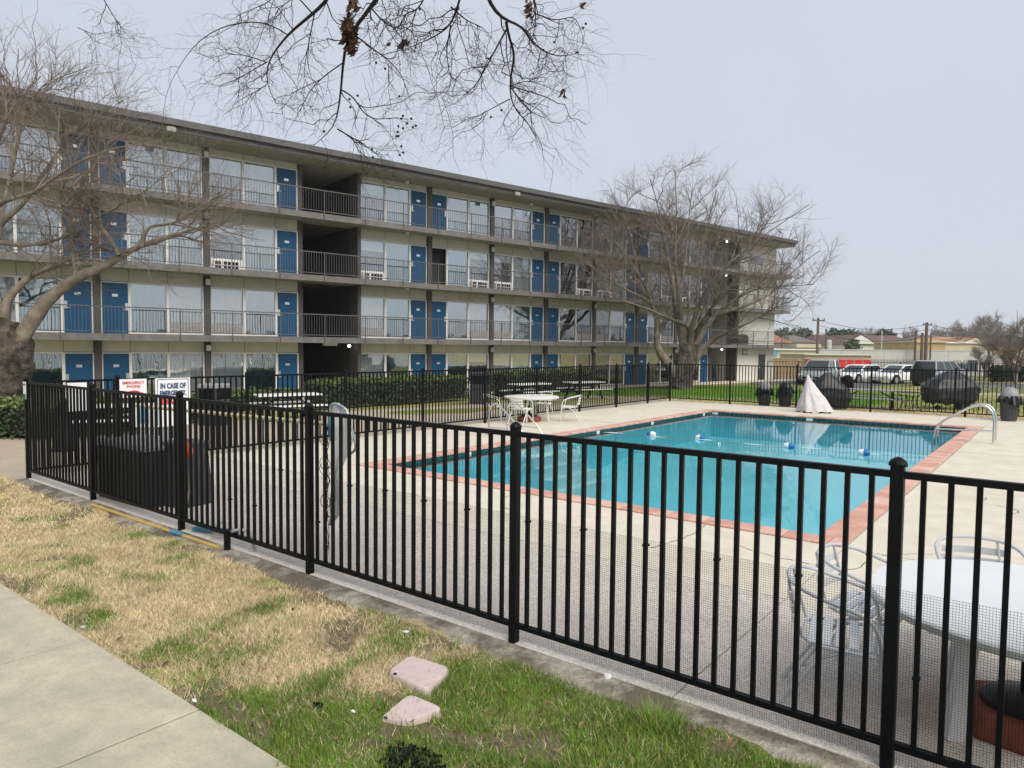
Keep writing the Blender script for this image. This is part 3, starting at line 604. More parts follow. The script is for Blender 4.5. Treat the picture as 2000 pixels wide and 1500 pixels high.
def sprout(paths, radii, n, lr, t0=.2, t1=1., ang=(35, 75), up=.25, rad=.03, K=6, curl=.25, keep=None, taper=.35, jit=.03, g=rng):
    N, KK, _ = paths.shape; ii = np.repeat(np.arange(N), n); M_ = len(ii); t = g.uniform(t0, t1, M_)*(KK-1); i0 = np.minimum(t.astype(int), KK-2); u = (t-i0)[:, None]
    p0 = paths[ii, i0]*(1-u)+paths[ii, i0+1]*u; tn = paths[ii, i0+1]-paths[ii, i0]; tn /= np.linalg.norm(tn, axis=1, keepdims=True)+1e-9
    r = g.normal(size=(M_, 3)); r -= (r*tn).sum(1, keepdims=True)*tn; r /= np.linalg.norm(r, axis=1, keepdims=True)+1e-9
    a = np.radians(g.uniform(*ang, M_))[:, None]; d = tn*np.cos(a)+r*np.sin(a); d[:, 2] += up; d /= np.linalg.norm(d, axis=1, keepdims=True)
    ln = g.uniform(lr[0], lr[1], M_)*(1.15-.5*t/(KK-1)); pr = radii[ii, i0]; r0 = np.minimum(rad*g.uniform(.7, 1.25, M_), pr*.75)
    w = np.linspace(0, 1, K)[None, :, None]; c = g.normal(size=(M_, 1, 3))*curl; c[:, :, 2] += up*.5
    path = p0[:, None]+d[:, None]*w*ln[:, None, None]+c*(w**2)*ln[:, None, None]*.6
    path += np.cumsum(g.normal(size=(M_, K, 3)), 1)*jit*ln[:, None, None]*np.minimum(w*3, 1)
    rr = r0[:, None]*(1-(1-taper)*np.linspace(0, 1, K)[None])
    if keep is not None:
        k_ = keep(path[:, -1]); path, rr = path[k_], rr[k_]
    return path, rr
def join(vf):
    V = []; Fc = []; k = 0
    for v, f in vf: V.append(v); Fc.append(f+k); k += len(v)
    return np.concatenate(V), np.concatenate(Fc)
def limbs_of(traces, K=14, pw=1.):
    ps = []; rs = []
    for pts, r0, r1 in traces: ps.append(resample(pts, K)); rs.append(r1*.7+(r0-r1*.7)*(1-np.linspace(0, 1, K))**pw)
    return np.array(ps), np.array(rs)
def bumpy(v, c, amt, s):                                   # knobbly bark surface
    return np.array([tuple(Vector(p)+Vector(p-np.array(c)).normalized()*0+mnoise.noise_vector(Vector(p)*s)*amt) for p in v])
def ridges(v, amt):
    c = v.reshape(64, 40, 3).mean(1, keepdims=True); d = v.reshape(64, 40, 3)-c; n_ = np.array([1-abs(mnoise.noise(Vector((p[0]*5, p[1]*5, p[2]*.9)))*2)+.5*mnoise.noise(Vector((p[0]*14, p[1]*14, p[2]*3))) for p in v]).reshape(64, 40, 1)
    return (c+d*(1+amt*(n_-.5))).reshape(-1, 3)
def make_tree(t, traces, trunkpts, levels, mt, ml, mw, keep=None, pw=1.5, knob=.07, lsc=1.):
    tp = resample(trunkpts[0], 64); tv, tf = tubes(tp[None], np.interp(np.linspace(0, 1, 64), np.linspace(0, 1, 16), trunkpts[1])[None], 40)
    LP, LR = limbs_of(traces, 18, pw); LR = LR*lsc; lv, lf = tubes(LP, LR, 9)
    v, f = join([(tv, tf)]); v = ridges(v, .16); v = bumpy(v, (0, 0, 0), knob, 1.6); v = bumpy(v, (0, 0, 0), knob*.55, 4.5); v = bumpy(v, (0, 0, 0), knob*.3, 11.)
    me = npmesh('trunk', v, f, mt); me.polygons.foreach_set('use_smooth', [True]*len(me.polygons)); obj('trunk', me, t)
    lv = bumpy(lv, (0, 0, 0), knob*.4, 2.2); lv = bumpy(lv, (0, 0, 0), knob*.22, 7)
    me = npmesh('limbs', lv, lf, ml); me.polygons.foreach_set('use_smooth', [True]*len(me.polygons)); obj('limbs', me, t)
    src = [(LP, LR)]; outm = []
    for lev in levels:
        P_, R_ = sprout(*src[-1], keep=keep, **lev['a']); outm.append(tubes(P_, R_, lev['sides'])); src.append((P_, R_))
    v, f = join(outm); obj('crown', npmesh('crown', v, f, mw), t)
# mulberry by the far fence corner
TB = gp(1330, 757, -.13); TD = (TB-Vector((0, 0, EYE))).dot(FW)
def T(px, py, dd=0): return tuple(at(px, py, TD+dd)-TB)
ct = thing('bare_tree', 'broad bare tree with a thick forked trunk on the green grass by the fence corner', 'tree', TB)
ctr = [([T(1322, 735), T(1305, 705), T(1285, 690), T(1278, 672), T(1282, 655), T(1288, 640), T(1283, 615), T(1270, 590), T(1262, 560, -.5), T(1225, 500, -1), T(1190, 460, -1.3)], .42, .06),
       ([T(1285, 650), T(1300, 630), T(1312, 605), T(1330, 560, .8), T(1340, 500, 1.2), T(1345, 430, 1.6), T(1352, 370, 2)], .2, .05),
       ([T(1338, 720), T(1342, 690), T(1338, 665), T(1330, 640), T(1325, 620), T(1318, 580), T(1312, 540, .3), T(1300, 480, .5), T(1285, 400, .8), T(1270, 350, 1)], .5, .05),
       ([T(1330, 640), T(1328, 600, -.6), T(1322, 550, -1), T(1318, 490, -1.6), T(1322, 420, -2), T(1318, 330, -2.3)], .24, .045),
       ([T(1340, 690), T(1352, 665), T(1352, 640), T(1338, 632), T(1305, 622, -1), T(1255, 598, -2), T(1220, 590, -2.6), T(1165, 560, -3)], .3, .04),
       ([T(1348, 720), T(1362, 690), T(1385, 668), T(1405, 655, -.5), T(1420, 650, -1), T(1460, 632, -1.5), T(1520, 600, -2)], .42, .05),
       ([T(1350, 700), T(1362, 665), T(1375, 640), T(1400, 610), T(1430, 590, -.8), T(1470, 562, -1.2), T(1530, 560, -1.6), T(1590, 555, -2)], .35, .04),
       ([T(1350, 690), T(1365, 645, .5), T(1378, 600, 1), T(1400, 540, 1.4), T(1450, 490, 1.8), T(1520, 440, 2.2), T(1580, 400, 2.5)], .3, .045),
       ([T(1345, 680), T(1362, 630, .8), T(1362, 580, 1.6), T(1365, 520, 2), T(1380, 440, 2.6), T(1400, 370, 3)], .26, .045),
       ([T(1345, 680), T(1355, 620, -1), T(1380, 560, -2), T(1420, 520, -2.6), T(1470, 480, -3), T(1500, 430, -3.2)], .26, .045),
       ([T(1278, 600), T(1250, 560, .8), T(1240, 500, 1.4), T(1225, 430, 2), T(1195, 380, 2.4)], .18, .045),
       ([T(1270, 590), T(1230, 570, -1.4), T(1180, 540, -2.2), T(1130, 500, -2.8)], .15, .04),
       ([T(1400, 612), T(1450, 600, .8), T(1500, 580, 1.4), T(1560, 520, 2), T(1600, 490, 2.2)], .17, .04),
       ([T(1360, 650), T(1390, 600, -1.8), T(1410, 575, -2.8), T(1440, 545, -3.6)], .2, .05),
       ([T(1340, 660), T(1348, 600, 2.4), T(1330, 520, 3.4), T(1290, 450, 4)], .22, .05)]
trk = ([T(1330, 760), T(1332, 745), T(1334, 728), T(1340, 705), T(1344, 690), T(1346, 672)], np.interp(np.linspace(0, 1, 16), [0, .1, .3, .6, 1], [.74, .62, .56, .6, .5]))
cc = np.array(T(1365, 520)); 
def keep1(p):
    q = (p-cc); a = np.array([RT.x, RT.y, 0]); s_ = q@a; dpt = q@np.array([FW.x, FW.y, 0]); return (((s_+.2)/8.7)**2+(dpt/7)**2+((q[:, 2]-.2)/6.9)**2 < 1) & (q[:, 2] > -4.6)
make_tree(ct, ctr, trk, [dict(a=dict(n=15, lr=(1.6, 4.2), t0=.28, ang=(25, 80), up=.32, rad=.03, K=8, curl=.25, jit=.018), sides=5),
                         dict(a=dict(n=9, lr=(.8, 2.2), t0=.12, ang=(28, 75), up=.22, rad=.014, K=6, curl=.28, jit=.02), sides=3),
                         dict(a=dict(n=5, lr=(.4, 1.3), t0=.08, ang=(25, 70), up=.16, rad=.0075, K=4, curl=.28, jit=.02), sides=3)], M_bark_mid, M_limb, M_twig, keep1, 2.1, lsc=.84)
# big tree by the left corner
LB = Vector((-21.2, 6.1, -.2)); LD = (LB-Vector((0, 0, EYE))).dot(FW)
def T2(px, py, dd=0): return tuple(at(px, py, LD+dd)-LB)
lt = thing('bare_tree', 'old gnarled bare tree with thick knobbly trunk in front of the blue motel doors', 'tree', LB)
ltr = [([T2(22, 690), T2(45, 655), T2(72, 612), T2(88, 585), T2(112, 565), T2(150, 542), T2(205, 518), T2(250, 490, .3), T2(300, 472, .5), T2(345, 458, .8), T2(400, 440, 1), T2(450, 430, 1.3)], .34, .03),
       ([T2(15, 640), T2(5, 600), T2(20, 575), T2(60, 537), T2(100, 520), T2(140, 500), T2(180, 492), T2(215, 470, -.4)], .2, .025),
       ([T2(232, 500), T2(212, 470), T2(190, 425), T2(165, 395), T2(140, 365), T2(124, 320), T2(118, 270), T2(108, 215)], .1, .022),
       ([T2(145, 545), T2(148, 520), T2(138, 470), T2(134, 420), T2(148, 380), T2(146, 330), T2(160, 270)], .085, .02),
       ([T2(275, 480), T2(280, 455), T2(296, 440), T2(330, 440), T2(370, 420), T2(420, 385)], .08, .016),
       ([T2(8, 650), T2(-40, 560), T2(-80, 480, -.5), T2(-90, 380, -.8), T2(-60, 280, -1)], .3, .05),
       ([T2(-60, 500), T2(-20, 470), T2(45, 478), T2(90, 478), T2(125, 465), T2(170, 440, -.5)], .13, .03),
       ([T2(10, 640), T2(-20, 540, .8), T2(0, 440, 1.2), T2(20, 340, 1.6), T2(30, 240, 2)], .22, .035),
       ([T2(0, 440, 1.2), T2(60, 380, 1), T2(100, 310, .6), T2(180, 230, .2), T2(240, 200)], .1, .018),
       ([T2(-80, 450, -.5), T2(-10, 400, -1), T2(60, 380, -1.5), T2(130, 330, -2), T2(210, 290, -2.2), T2(270, 280, -2.4)], .12, .018),
       ([T2(140, 365), T2(180, 330, .3), T2(215, 270, .6), T2(250, 225, .8)], .05, .014),
       ([T2(-80, 400, -.5), T2(-20, 300, -1), T2(30, 200, -1.2), T2(80, 150, -1.4)], .13, .02),
       ([T2(20, 340, 1.6), T2(40, 250, 1.4), T2(70, 180, 1.2), T2(130, 130, 1)], .09, .016),
       ([T2(190, 425), T2(235, 400, -.6), T2(290, 370, -1), T2(330, 330, -1.4)], .06, .014),
       ([T2(60, 380, 1), T2(90, 400, .4), T2(150, 410, 0), T2(215, 395, -.4)], .06, .016)]
ltk = ([T2(10, 845), T2(10, 800), T2(12, 750), T2(14, 710), T2(16, 670), T2(12, 630)], np.interp(np.linspace(0, 1, 16), [0, .12, .35, .6, .8, 1], [.78, .56, .47, .56, .5, .26]))
lc = np.array(T2(70, 370))
def keep2(p):
    q = p-lc; s_ = q@np.array([RT.x, RT.y, 0]); dp = q@np.array([FW.x, FW.y, 0]); return (((s_+1.2)/7.2)**2+(dp/4.5)**2+((q[:, 2])/5.0)**2 < 1) & (q[:, 2] > -2.9)
make_tree(lt, ltr, ltk, [dict(a=dict(n=13, lr=(.8, 2.2), t0=.3, ang=(22, 70), up=.18, rad=.02, K=7, curl=.3, jit=.03), sides=4),
                         dict(a=dict(n=7, lr=(.45, 1.4), t0=.12, ang=(25, 65), up=.12, rad=.009, K=6, curl=.3, jit=.03), sides=3),
                         dict(a=dict(n=4, lr=(.2, .65), t0=.1, ang=(25, 60), up=.15, rad=.006, K=4, curl=.3), sides=3)], M_bark, M_limb, M_twig, keep2, 1.15, knob=.13, lsc=.64)
# branches that hang in from a tree standing just behind the viewpoint
OB = Vector((2.2, -3.4, -.03))
ov = thing('overhanging_tree', 'tree with thin dark bare branches hanging in from above the lawn', 'tree', OB)
def Z(u, v, d): return tuple(at(300+u/2.222, v/2.222, d)-OB)
def Zs(pts, d0, d1): return [Z(u, v, d0+(d1-d0)*i/max(1, len(pts)-1)) for i, (u, v) in enumerate(pts)]
ovt = []
def br(pts, r0, r1, d0, d1): ovt.append((Zs(pts, d0, d1), r0, r1))
br([(830, -160), (760, 0), (690, 60), (580, 150), (490, 270), (488, 370), (530, 445)], .022, .004, 5.4, 6.2)
br([(580, 150), (500, 100), (420, 90), (300, 112), (200, 170), (140, 240), (60, 380), (45, 440), (40, 530)], .007, .002, 5.8, 6.6)
br([(490, 270), (420, 310), (360, 345), (305, 365)], .006, .002, 6, 6.2); br([(490, 270), (400, 240), (320, 235), (270, 200)], .006, .002, 6, 5.7)
br([(488, 370), (430, 405), (380, 430), (340, 465)], .005, .002, 6.2, 6.4)
br([(1060, -160), (970, 0), (920, 60), (870, 120), (845, 170), (825, 220), (820, 300), (815, 390), (800, 480), (795, 550), (740, 590), (690, 635)], .024, .003, 5.2, 6.4)
br([(815, 390), (870, 420), (900, 480), (950, 520), (1060, 510), (1130, 520)], .008, .002, 6, 6.2); br([(798, 560), (850, 590), (930, 640), (1005, 700)], .008, .003, 6.3, 6.7)
br([(825, 270), (740, 330), (680, 390), (640, 470), (600, 540)], .007, .002, 5.8, 5.3); br([(870, 150), (950, 210), (1030, 270), (1080, 330), (1110, 430)], .008, .002, 5.6, 5.9)
br([(1350, -120), (1330, 0), (1290, 110), (1220, 160), (1150, 190), (1090, 215)], .012, .003, 5, 5.5); br([(1290, 110), (1270, 220), (1285, 330), (1340, 360)], .007, .002, 5.2, 5.6)
br([(1420, -120), (1450, 0), (1480, 50), (1530, 95), (1600, 105), (1630, 170), (1680, 220), (1760, 250), (1850, 228)], .02, .003, 5.2, 6)
br([(1530, 95), (1540, 170), (1575, 230), (1555, 290), (1545, 370), (1550, 450), (1590, 500), (1640, 550), (1690, 650)], .014, .002, 5.4, 6.2)
br([(1530, 130), (1470, 240), (1440, 300), (1390, 380), (1315, 440)], .01, .003, 5.4, 5.2); br([(1545, 370), (1600, 450), (1640, 490), (1700, 510)], .007, .002, 5.8, 6)
br([(1550, 370), (1620, 350), (1700, 372), (1780, 410)], .005, .002, 5.8, 6.2); br([(1545, 430), (1450, 480), (1400, 505), (1335, 527)], .006, .002, 5.9, 5.6)
br([(1640, -60), (1655, 30), (1660, 90), (1640, 190)], .009, .003, 5.2, 5.5); br([(1660, 60), (1740, 90), (1830, 70), (1870, 170), (1850, 220)], .006, .002, 5.3, 5.6)
br([(1200, -60), (1150, 40), (1090, 60), (1050, 150), (1020, 190)], .008, .002, 5, 5.3); br([(690, 60), (620, -20), (540, 40), (510, 110)], .007, .002, 5.5, 5.2)
br([(700, 50), (680, 150), (660, 260), (650, 330), (690, 420)], .007, .002, 5.6, 5.9); br([(940, 30), (1000, 100), (1060, 130), (1100, 60), (1120, -30)], .007, .003, 5.3, 5.6)
br([(1290, 30), (1360, 90), (1430, 120), (1470, 170)], .007, .002, 5.2, 5.5)
br([(-250, -60), (-180, 60), (-120, 150), (-60, 190)], .006, .002, 6, 6.5); br([(560, -60), (500, 10), (380, 60), (330, 90)], .006, .002, 5.8, 6.2); br([(-330, 120), (-260, 150), (-140, 130)], .004, .002, 6.3, 6.8)
tp = [(0, 0, 0), (0, .1, 2), (-.1, .3, 4), (-.3, .8, 5.6)]
tv, tf = tubes(resample(tp, 16)[None], np.linspace(.3, .16, 16)[None], 14); me = npmesh('trunk', bumpy(tv, 0*tv[0], .04, 3), tf, M_bark); obj('trunk', me, ov)
join_l = [([(-.3, .8, 5.5), (-1.2, 2.2, 6.6), tuple(Vector(Z(1060, -160, 5.2)))], .1, .026), ([(-.3, .8, 5.5), (-.6, 2.4, 6.9), tuple(Vector(Z(1420, -120, 5.2)))], .09, .022), ([(-1.2, 2.2, 6.6), (-2.4, 3.2, 6.9), tuple(Vector(Z(830, -160, 5.4)))], .06, .023), ([(-.6, 2.4, 6.9), (-1, 3, 6.7), tuple(Vector(Z(1350, -120, 5)))], .05, .013), ([(-2.4, 3.2, 6.9), (-4, 3.6, 7.2), tuple(Vector(Z(560, -60, 5.8)))], .03, .007), ([(-4, 3.6, 7.2), (-5.5, 3.8, 7.4), tuple(Vector(Z(-250, -60, 6)))], .02, .007), ([(-1.2, 2.2, 6.6), (-1.6, 3, 6.5), tuple(Vector(Z(1200, -60, 5)))], .03, .009), ([(-.6, 2.4, 6.9), (-.4, 3, 6.5), tuple(Vector(Z(1640, -60, 5.2)))], .03, .01)]
LP, LR = limbs_of(ovt, 18); JP, JR = limbs_of(join_l, 18)
lv, lf = join([tubes(LP, LR*.85, 6), tubes(JP, JR, 8)]); obj('limbs', npmesh('limbs', lv, lf, M_dtwig), ov)
g2 = np.random.default_rng(21)
LR = LR*.85; a1 = sprout(LP, LR, 10, (.22, .62), t0=.12, ang=(30, 75), up=-.2, rad=.0048, K=9, curl=.55, jit=.06, g=g2); a2 = sprout(*a1, 4, (.12, .36), t0=.15, ang=(30, 70), up=-.05, rad=.0032, K=7, curl=.5, jit=.06, g=g2); a3 = sprout(*a2, 2, (.05, .16), t0=.2, ang=(30, 70), up=0, rad=.0022, K=4, curl=.4, g=g2)
v, f = join([tubes(*a1, 4), tubes(*a2, 3), tubes(*a3, 3)]); obj('crown', npmesh('crown', v, f, M_dtwig), ov)
def leaf(mb, c, s, g=random):
    n_ = Vector((g.uniform(-1, 1), g.uniform(-1, 1), g.uniform(-1, .3))).normalized(); a = n_.orthogonal().normalized()*s; b = n_.cross(a).normalized()*s*.45; c = Vector(c)
    mb.add([c-a, c-a*.2+b+n_*s*.2, c+a, c-a*.2-b+n_*s*.2], [(0, 1, 2), (0, 2, 3)])
for (u, v, n_, sx, sy, s) in ((865, 18, 26, 25, 30, .045), (845, 90, 22, 16, 28, .04), (848, 150, 60, 24, 50, .055), (855, 205, 34, 18, 26, .05), (1080, 195, 18, 18, 18, .032), (1625, 40, 24, 12, 35, .035), (1858, 15, 6, 8, 12, .03), (1780, 410, 8, 14, 16, .03), (1022, 192, 4, 5, 5, .025)):
    mb = MB()
    for _ in range(n_): leaf(mb, Z(random.gauss(u, sx*.55), random.gauss(v, sy*.55), 5.6+random.gauss(0, .04)), s)
    mb.build('leaf_cluster', M_leafd, ov)
berry_me = MB().lathe([(.001, -.0115), (.008, -.008), (.0115, 0), (.008, .008), (.001, .0115)], 8).mesh('berry', M_berry, True)
for u, v in ((1075, 515), (1082, 503), (1100, 535), (1118, 515), (1138, 545), (1125, 552), (1062, 548), (1060, 572), (1063, 590), (1055, 592), (1082, 557), (1075, 635), (1083, 662), (1068, 672), (948, 648), (952, 682), (740, 570), (854, 465), (885, 415), (850, 430), (1066, 418), (1005, 298), (966, 272), (1464, 508), (1510, 478), (1738, 183), (1838, 227), (1876, 103), (1864, 121), (1155, 40)):
    obj('berry', berry_me, ov, Vector(Z(u, v, 6.1)))
# ============================================================ HEDGES
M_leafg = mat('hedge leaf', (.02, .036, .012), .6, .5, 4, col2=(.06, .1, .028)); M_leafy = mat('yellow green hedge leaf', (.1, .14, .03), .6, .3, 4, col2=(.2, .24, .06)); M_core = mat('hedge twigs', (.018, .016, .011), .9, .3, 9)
def leaves(points, normals, size, m, name, parent, g):
    n = len(points); d = normals + g.normal(size=(n, 3))*.55; d /= np.linalg.norm(d, axis=1, keepdims=True); a = np.cross(d, g.normal(size=(n, 3))); a /= np.linalg.norm(a, axis=1, keepdims=True); b = np.cross(d, a)
    s = (size*g.uniform(.6, 1.3, n))[:, None]; v = np.stack([points-a*s, points+b*s*.55, points+a*s, points-b*s*.55], 1).reshape(-1, 3); f = np.arange(4*n).reshape(-1, 4)
    return obj(name, npmesh(name, v, f, m), parent, kind='stuff')
def hedge(label, p0, p1, depth, h, n=3800, size=.05, top=.35, group='clipped hedges beside the motel', z=None):
    p0 = Vector((p0[0], p0[1], 0)); p1 = Vector((p1[0], p1[1], 0)); L_ = (p1-p0).length; ang = math.atan2(p1.y-p0.y, p1.x-p0.x); mid = (p0+p1)/2
    t = thing('hedge', label, 'hedge', (mid.x, mid.y, terr(mid.x, mid.y) if z is None else z), ang, group)
    MB().bev(-L_/2+.1, L_/2-.1, -depth/2+.1, depth/2-.1, .12, h-.12, .12).build('twigs', M_core, t)
    g = np.random.default_rng(int(L_*100)); P_ = []; N_ = []
    while len(P_) < n:
        u = g.uniform(-1, 1, 3); k = g.integers(0, 5)
        if k < 2: u[1] = -1 if k == 0 else 1
        elif k == 2: u[0] = g.choice([-1, 1])
        else: u[2] = 1
        q = np.sign(u)*np.abs(u)**1.0; ex = 1-.10*(abs(u[0])**6+abs(u[1])**6+max(0, u[2])**6-1)
        x, y, zz = u[0]*L_/2, u[1]*depth/2*ex, h*.5+u[2]*h*.48*ex; w = .07*mnoise.noise(Vector((x*2.1, y*2.1, zz*2.1+L_))); nn = np.array([0., 0, 0]); nn[int(np.argmax(np.abs(u)))] = np.sign(u[int(np.argmax(np.abs(u)))])
        p = np.array([x, y, zz])+nn*(w+g.normal()*.035)
        if p[2] < .1 and g.random() < .6: continue
        P_.append(p); N_.append(nn*.6+np.array([0, 0, .5]))
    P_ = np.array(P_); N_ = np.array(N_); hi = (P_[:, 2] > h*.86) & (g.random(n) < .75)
    leaves(P_[~hi], N_[~hi], size, M_leafg, 'leaves', t, g); leaves(P_[hi], N_[hi], size, M_leafy, 'top_leaves', t, g); return t  # most leaves near the top take the yellow green
def gz(px, py): q = gp(px, py, -.15); return (q.x, q.y)
h0 = gz(612, 800); h1 = gz(742, 788); hedge('tall dark hedge before the open stairwell of the motel', h0, h1, 1.0, 1.1, 5000)
h0 = gz(742, 790); h1 = gz(898, 776); hedge('wide clipped hedge between the stairwell and the black litter bin', h0, h1, 1.1, 1.12, 5000)
h0 = gz(975, 777); h1 = gz(1001, 774); hedge('short square hedge beside the tall black litter bin', h0, h1, 1., 1.25, 2500)
h0 = gz(1040, 768); h1 = gz(1182, 762); hedge('long clipped hedge behind the white picnic benches', (h0[0]-1.2, h0[1]-.2), (h1[0]-1.2, h1[1]+.4), 1., 1.28, 5000)
h0 = gz(485, 800); h1 = gz(612, 792); hedge('low yellowish hedge along the motel windows', (h0[0]-1, h0[1]), (h1[0]-1, h1[1]), .7, .72, 3000)
hedge('leafy green hedge at the foot of the old gnarled tree', (-23.5, 3.5), (-18.3, 6.3), 1.1, .85, 6000, .055)
hedge('dark hedge behind the metal gate and the white sign', (-18.2, 6.5), (-19.6, 10.2), .9, .85, 5000, .055)
hedge('low shrub row by the white picnic table and grey bin', (-20.5, 9.5), (-21.5, 13.2), .8, .7, 2600, .055)
# ============================================================ FURNITURE
def onx(px, py, X):
    d = FW + RT*((px-1000)/F) - UP*((py-750)/F); k = X/d.x; return Vector((X, d.y*k, EYE+d.z*k))
def ony(px, py, Y):
    d = FW + RT*((px-1000)/F) - UP*((py-750)/F); k = Y/d.y; return Vector((d.x*k, Y, EYE+d.z*k))
M_calu = mat('satin aluminium tube', (.68, .69, .71), .3, .06, 20, metal=.55); M_cslat = mat('satin aluminium slat', (.7, .72, .75), .38, .06, 20, metal=.3)
M_cream = mat('cream white paint', (.74, .72, .66), .5, .08, 6)
def arc(pts, n=24): return [tuple(p) for p in resample(pts, n)]
def make_chair(label, mt, ms, group, loc, rz):
    t = thing('armchair', label, 'chair', loc, rz, group); r = .0125
    loop = [(.24, -.26, .0), (.23, -.265, .3), (.205, -.27, .56), (.16, -.275, .645), (.0, -.275, .69), (-.16, -.265, .735), (-.27, -.19, .765), (-.305, 0, .775), (-.27, .19, .765), (-.16, .265, .735), (0, .275, .69), (.16, .275, .645), (.205, .27, .56), (.23, .265, .3), (.24, .26, 0)]
    mid = arc(loop, 60); MB().tube([p for p in mid if p[2] > .33], r, 8).build('arm_loop', mt, t, True)
    for s in (-1, 1):
        MB().tube([(.243, s*.26, 0), (.232, s*.2645, .34)], r, 8).build('leg', mt, t, True)
        MB().tube([(-.33, s*.235, 0), (-.1, s*.24, .36), (.06, s*.24, .435)], r, 8).build('leg', mt, t, True)
        MB().tube([(-.2, s*.17, .44), (-.235, s*.175, .56), (-.285, s*.15, .768)], .009, 6).build('back_upright', mt, t, True)
    MB().tube(arc([(.22, -.25, .42), (.2, -.25, .425), (-.12, -.245, .43), (-.2, -.16, .435), (-.2, .16, .435), (-.12, .245, .43), (.2, .25, .425), (.22, .25, .42)], 30), .011, 8).build('seat_frame', mt, t, True)
    MB().tube(arc([(.24, -.262, .27), (.2, -.23, .4), (.2, .23, .4), (.24, .262, .27)], 16), .009, 6).build('front_brace', mt, t, True)
    for k in range(6): x = -.17+.073*k; MB().bev(x, x+.055, -.235, .235, .437, .449, .004).build('seat_slat', ms, t)
    for k in range(3):
        z = .53+.075*k; mb = MB(); vs = []; fs = []; n = 8
        for i in range(n+1):
            a = -1+2*i/n; y = a*.2; x = -.235-(z-.5)*.16-.03*(1-a*a)
            for dx, dz in ((-.004, -.025), (.004, -.025), (.004, .025), (-.004, .025)): vs.append((x+dx, y, z+dz))
        for i in range(n):
            for j in range(4): fs.append((i*4+j, i*4+(j+1) % 4, i*4+4+(j+1) % 4, i*4+4+j))
        mb.add(vs, fs+[(0, 3, 2, 1), (n*4, n*4+1, n*4+2, n*4+3)]).build('back_slat', ms, t)
    return t
M_top = mat('white resin table top', (.7, .71, .72), .35, .03, 2)
def make_table(label, loc, group, mt=M_top, mleg=M_top, rad=.84, rz=0, lw=.05):
    t = thing('round_table', label, 'table', loc, rz, group)
    MB().lathe([(rad-.05, .66), (rad-.012, .675), (rad, .70), (rad, .715), (rad-.012, .727), (.03, .73)], 56).build('tabletop', mt, t, True)
    for k in range(4):
        a = k*math.pi/2+.2; c, s = math.cos(a), math.sin(a)
        MB().bar((.42*c, .42*s, .665), (.52*c, .52*s, 0), lw*1.9, lw).build('leg', mleg, t)
    MB().lathe([(.022, .66), (.034, .725), (.034, .736), (.02, .7365)], 14).build('umbrella_hole', M_char, t)
    return t
M_red = mat('red brown umbrella base', (.22, .06, .035), .7, .25, 8, bump=.3, bscale=30)
def make_base(label, loc, rz=0):
    t = thing('umbrella_base', label, 'umbrella base', loc, rz, 'umbrella bases under the round tables')
    MB().lathe([(.36, 0), (.37, .03), (.35, .1), (.33, .135), (.2, .14)], 8).build('base_block', M_red, t)
    MB().lathe([(.22, .14), (.22, .17), (.18, .2), (.06, .22), (.03, .225)], 20).build('weight', M_plas, t, True)
    MB().lathe([(.03, .22), (.03, .46), (.024, .465)], 10).build('sleeve', M_black, t); return t
GT = 'round white tables by the pool'
make_table('large round white table close behind the front fence', (-.1, 4.9, 0), GT, rz=R(-50))
make_table('round white table between two handrails and the plaza fence', (-12.25, 16.45, 0), GT, M_wpaint, M_cream, .8, R(10), .026)
make_base('red brown umbrella base under the table at the front fence', (-.12, 4.88, 0), .2); make_base('red and black umbrella base under the table by the handrails', (-12.3, 16.4, 0))
GA = 'aluminium armchairs at the near round table'; GB = 'pale armchairs at the far round table'
ch = make_chair('aluminium armchair nearest the front fence, seen from its side', M_calu, M_cslat, GA, (-1.02, 4.5, 0), R(12))
dup(ch, (-1.0, 5.12, 0), R(-6), 'aluminium armchair behind the nearest one, its back to the pool corner'); dup(ch, (-.42, 5.86, 0), R(-72), 'aluminium armchair whose back loop just shows over the round white table')
cf = make_chair('pale armchair turned its back to the pool, left of the bare umbrella base', M_cream, M_cream, GB, (-11.95, 15.55, 0), R(100))
dup(cf, (-13.1, 15.75, 0), R(35), 'pale armchair seen from the side, nearest the plaza fence'); dup(cf, (-11.35, 17.15, 0), R(205), 'pale armchair standing alone with its slatted back to the pool'); dup(cf, (-12.6, 17.5, 0), R(-75), 'pale armchair on the far side of the round table')
# handrails
def rail_thing(label, pts, r, bars, loc=(0, 0, 0)):
    t = thing('pool_handrail', label, 'handrail', loc, 0, 'steel handrails of the pool'); q = [Vector(p)-Vector(loc) for p in pts]
    MB().tube(arc(q, 40), r, 10).build('rail', M_steel, t, True)
    for a, b in bars: MB().tube([Vector(a)-Vector(loc), Vector(b)-Vector(loc)], r*.8, 8).build('crossbar', M_steel, t, True)
    for p in (q[0],): MB().lathe([(.05, 0), (.05, .012), (.03, .02)], 12, Matrix.Translation((p.x, p.y, .0))).build('flange', M_steel, t)
    return t
for y, lab in ((13.05, 'slender handrail beside the entry steps, nearer of the pair'), (13.75, 'slender handrail beside the entry steps, farther of the pair')):
    a = -11.0; rail_thing(lab, [(a, y, 0), (a, y, .5), (a+.03, y, .7), (a+.15, y, .8), (a+.3, y, .77), (a+.62, y, .52), (a+.95, y, .24), (a+1.12, y, .05), (a+1.16, y, -.3)], .019, [((a, y, .2), (a+.97, y, .2))], (a, y, 0))
hb = (-1.32, 19.75)
